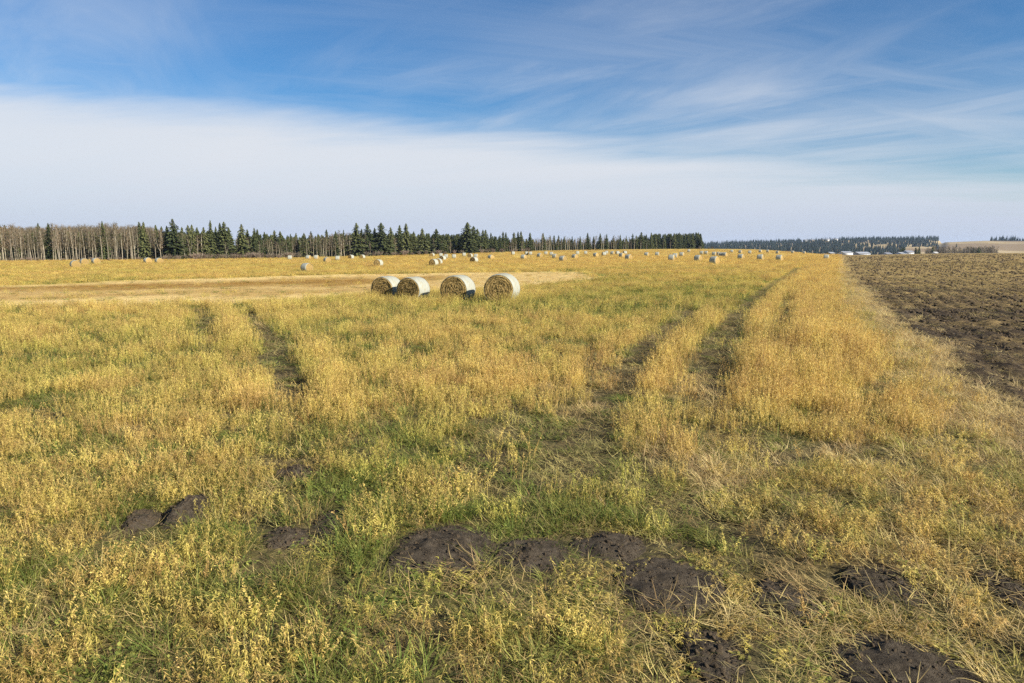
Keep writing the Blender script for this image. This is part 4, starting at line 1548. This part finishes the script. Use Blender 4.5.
def jitter_points(d0, d1, dens, margin=4.0, k=0.80):
    ymax, ymin = d1, max(d0, 2.0)
    A = k * (ymax ** 2 - ymin ** 2) + 2 * margin * (ymax - ymin)
    n = int(A * dens)
    Y = np.sqrt(rng.uniform(ymin ** 2, ymax ** 2, n * 2)) if True else None
    X = rng.uniform(-1, 1, n * 2) * (k * Y + margin)
    keep = np.arange(n * 2) < n
    return X[keep], Y[keep]


FIELD_CLEAR = [(gx, gy) for gx, gy in []]


def limit_line(X, Y):
    px = 512 + X / np.maximum(Y, 1) * (683.0 * math.cos(PITCH) + 94.5 * math.sin(PITCH))
    return Y < np.where(px < 705, np.interp(px, LINE_PX, LINE_Y) + 2, 420)


def zone(kind, bands):
    PX, PY, SZ, TT, HH = [], [], [], [], []
    for d0, d1, dens, wide in bands:
        X, Y = jitter_points(d0, d1, dens)
        s = edge_s(X, Y)
        cut, t = swath(X, Y)
        wr = wear(X, Y); mo = in_mound(X, Y, 1.0)
        dr = dryness(X, Y)
        nh = fbm(X / 2.2, Y / 2.2, 23, 3)
        patch = fbm(X / 1.1, Y / 1.1, 27, 3)
        fore_r = sst(0.0, 2.5, X) * (1 - sst(7.5, 10.5, Y))      # trampled corner at lower right
        p = np.ones(X.shape)
        fm = front_mound(X, Y); vg = verge(X, Y)
        tus = sst(.30, .56, fbm(X / .55, Y / .55, 83, 2))            # tussocks with gaps between
        tus = tus + (1 - tus) * sst(30, 60, Y)
        near = 1 - sst(7.5, 12, Y)
        tall = 0.62 + 0.75 * nh
        lane = np.exp(-((s + 2.6) / 2.2) ** 2) * sst(9, 16, Y)
        if kind == 'oats':
            p *= sst(0.30, 0.62, patch + 0.30 * dr) * (1 - 0.97 * wr) * (1 - mo) * (1 - 0.30 * fore_r) * (1 - np.where(X < -2, .85, 0.55) * fm) * (1 - .15 * near) * np.clip(.12 + .88 * tus + .5 * vg, 0, 1)
            p *= 1 - 0.97 * cut
            p *= 0.35 + 0.65 * sst(.1, .55, dr)
            tall = tall * (1 + 0.40 * lane + .35 * vg)
            tall = tall * (1 - 0.22 * fore_r)
            tall = tall * (1 + .45 * sst(27, 33, Y) * sst(48, 43, Y) * sst(-14, -10, X) * sst(5, 1, X))
            tt = dr + 0.15 + .2 * vg
            p *= (s < 0.35) * (1 - .88 * sst(-1.3, -.6, s))
            tall = tall * (1 - .28 * near) * (1 - np.where(X < -2, .62, .45) * fm)
        elif kind == 'green':
            p *= (1.05 - 0.62 * dr) * (1 - 0.78 * wr) * (1 - 0.95 * mo) * (1 - 0.95 * cut) * (s < -0.1) * (.3 + .7 * sst(.3, .55, fbm(X / .5, Y / .5, 87, 2)) + .3 * sst(20, 45, Y))
            tall = tall * (1 - 0.68 * wr) * (1 - .55 * fm)
            tt = 0.55 * sst(.25, .95, dr) + (patch - .5) * .8 + .25 * fore_r
        elif kind == 'mat':
            p *= np.clip(0.35 - 0.05 * wr + 0.25 * fore_r + .4 * dr, 0, 1) * (1 - 0.9 * mo) * (1 - cut) * (s < 0.6)
            tt = 0.35 + .7 * dr + (patch - .5) * .9
            tall = np.ones(X.shape)
        elif kind == 'stubble':
            p *= cut
            rowt = swath_tone(X, t)
            tt = 0.02 + 1.0 * rowt
            tall = 0.8 - 0.3 * rowt + .25 * nh
        elif kind == 'dock':
            p *= sst(.4, .6, fbm(X / 1.4, Y / 1.4, 121, 2)) * (1 - wr) * (1 - mo) * (1 - .5 * fm) * (s < -.5) * (1 - cut)
            tt = .55 + (patch - .5) * 1.6
            tall = tall * .95
        elif kind == 'pale':
            p *= np.maximum(np.exp(-((s + 0.3) / np.where(Y < 50, 1.0, .9)) ** 2) * sst(8, 13, Y), .28 * sst(.5, 3, X) * (1 - sst(10, 15, Y)) * sst(.42, .58, patch)) * (1 - mo)
            tt = 0.9 + (patch - .5) * .5
            tall = tall * .85
        p = p * (1 - (.6 if kind == 'mat' else .85) * bare_gaps(X, Y))
        keep = (rng.random(len(X)) < p) & limit_line(X, Y)
        X, Y, tall, tt = X[keep], Y[keep], tall[keep], tt[keep]
        PX.append(X); PY.append(Y); HH.append(tall * rng.uniform(.8, 1.2, len(X))); TT.append(np.clip(tt, 0, 1)); SZ.append(np.full(len(X), wide) * rng.uniform(.85, 1.2, len(X)))
    X = np.concatenate(PX); Y = np.concatenate(PY); H = np.concatenate(HH); T = np.concatenate(TT); W = np.concatenate(SZ)
    Z = terrain(X, Y) - 0.03
    n = len(X)
    R = np.stack([rng.normal(0, .09, n), rng.normal(0, .09, n), rng.random(n) * 6.283], -1)
    return np.stack([X, Y, Z], -1), R, np.stack([W, W, H * np.maximum(1, W * .0 + 1)], -1), T


def build_grass():
    P, R, Sc, T = zone('oats', [(2.5, 9, 30, 1.0), (9, 16, 24, 1.0), (16, 30, 15, 1.15), (30, 55, 7.5, 1.45), (55, 110, 2.6, 2.1), (110, 220, .55, 3.6), (220, 420, .12, 6.5)])
    scatter('golden_stalks', [clump_oats(s) for s in range(6)], P, R, Sc, T, 'golden dry cereal stalks standing all over the field', 'grass')
    P, R, Sc, T = zone('green', [(2.5, 9, 46, 1.0), (9, 16, 30, 1.1), (16, 30, 15, 1.4), (30, 55, 5.5, 2.0), (55, 110, 1.3, 3.0)])
    scatter('green_grass', [clump_green(s) for s in range(4)] + [clump_tuft(50, 46, .34), clump_tuft(51, 60, .42), clump_tuft(52, 40, .3)] + [clump_weed(s) for s in (1, 2)], P, R, Sc, T, 'low green grass and weeds between the golden stalks', 'grass')
    P, R, Sc, T = zone('dock', [(2.5, 10, 5, 1.0), (10, 20, 3, 1.1), (20, 40, 1.4, 1.4)])
    scatter('brown_weeds', [clump_dock(s) for s in range(4)], P, R, Sc, T, 'withered brown weeds standing among the stalks', 'weeds')
    P, R, Sc, T = zone('mat', [(2.5, 9, 26, 1.0), (9, 16, 15, 1.1), (16, 30, 6, 1.4)])
    scatter('lying_straw', [clump_mat(s) for s in range(4)], P, R, Sc, T, 'matted lying straw between the stalks', 'straw')
    P, R, Sc, T = zone('stubble', [(28, 60, 6, 1.6), (60, 110, 2.0, 2.6)])
    Sc[:, 2] *= .42
    scatter('cut_stubble', [clump_tuft(s, 36, .30, 'pale', .16) for s in (3, 4, 5)], P, R, Sc, T, 'pale cut stubble in the strip with the four bales', 'stubble')
    P, R, Sc, T = zone('pale', [(3, 8, 26, 1.0), (8, 20, 44, 1.0), (20, 50, 26, 1.5), (50, 120, 7, 2.2), (120, 330, .8, 4.5)])
    scatter('pale_grass', [clump_tuft(s, 46, .36, 'pale', .12) for s in (6, 7, 8)], P, R, Sc, T, 'pale bleached grass along the ploughed edge', 'grass')


build_grass()


# clods and straw lying on the ploughed field
def clod_mesh(seed):
    bm = bmesh.new()
    bmesh.ops.create_icosphere(bm, subdivisions=2, radius=0.5)
    r = random.Random(seed)
    for v in bm.verts:
        c = v.co.normalized()
        k = 0.75 + 0.55 * float(fbm(np.array([c.x * 1.6 + seed]), np.array([c.y * 1.6 + c.z * 2.1]), seed, 3)[0]) * 1.0
        v.co = Vector((c.x * k * .5, c.y * k * .42, c.z * k * .30))
    me = bpy.data.meshes.new('clod'); bm.to_mesh(me); bm.free()
    me.materials.append(M['clod'])
    return me


def build_clods():
    PX, PY, W = [], [], []
    for d0, d1, dens, sz in [(6, 25, 26, .10), (25, 60, 10, .15), (60, 140, 2.0, .26), (140, 300, .25, .45)]:
        X, Y = jitter_points(d0, d1, dens)
        s = edge_s(X, Y)
        keep = (s > 0.25) & (rng.random(len(X)) < sst(.3, .6, fbm(X / 1.7, Y / 1.7, 61, 3)) + .1)
        PX.append(X[keep]); PY.append(Y[keep]); W.append(sz * rng.uniform(.3, 1.25, keep.sum()))
    X = np.concatenate(PX); Y = np.concatenate(PY); W = np.concatenate(W); n = len(X)
    Z = terrain(X, Y) + np.where(edge_s(X, Y) > 0, 1, 0) * (fbm(X * 1.1, Y * 1.1, 5, 4) - 0.55) * 0.17 * (1 - sst(40, 110, np.hypot(X, Y)))
    mp = np.concatenate(MOUND_PTS); k = len(mp)
    X = np.concatenate([X, mp[:, 0]]); Y = np.concatenate([Y, mp[:, 1]]); Z = np.concatenate([Z, mp[:, 2]])
    W = np.concatenate([W, .007 + .038 * rng.random(k) ** 4]); n = len(X)
    scatter('soil_clods', [clod_mesh(s) for s in range(5)], np.stack([X, Y, Z], -1), rng.normal(0, .5, (n, 3)) + np.stack([X * 0, X * 0, rng.random(n) * 6.28], -1), np.stack([W * 1.2, W * 1.2, W], -1), rng.random(n), 'dark clods of turned soil', 'soil')
    PX, PY, W = [], [], []
    for d0, d1, dens, sz in [(6, 25, 15, .6), (25, 60, 9, .85), (60, 140, 2.4, 1.6), (140, 300, .3, 3.4)]:
        X, Y = jitter_points(d0, d1, dens)
        s = edge_s(X, Y)
        keep = (s > 0.1) & (rng.random(len(X)) < (sst(.36, .62, fbm(X / 1.5, Y / 3.0, 63, 3)) + .06) * (.45 + .55 * (np.sin(s * 6.283 / 1.05 + 2.6) > -.2)))
        PX.append(X[keep]); PY.append(Y[keep]); W.append(sz * rng.uniform(.5, 1.2, keep.sum()))
    X = np.concatenate(PX); Y = np.concatenate(PY); W = np.concatenate(W); n = len(X)
    Z = terrain(X, Y) + (fbm(X * 1.1, Y * 1.1, 5, 4) - 0.55) * 0.17 * (1 - sst(40, 110, np.hypot(X, Y))) + .01
    scatter('straw_residue', [clump_mat(s + 20, .28, 34) for s in range(3)], np.stack([X, Y, Z], -1), np.stack([rng.normal(0, .15, n), rng.normal(0, .15, n), rng.random(n) * 6.28], -1), np.stack([W, W, np.minimum(W, 1.6)], -1), rng.uniform(.45, 1, n), 'straw scraps lying on the ploughed soil', 'straw')


build_clods()
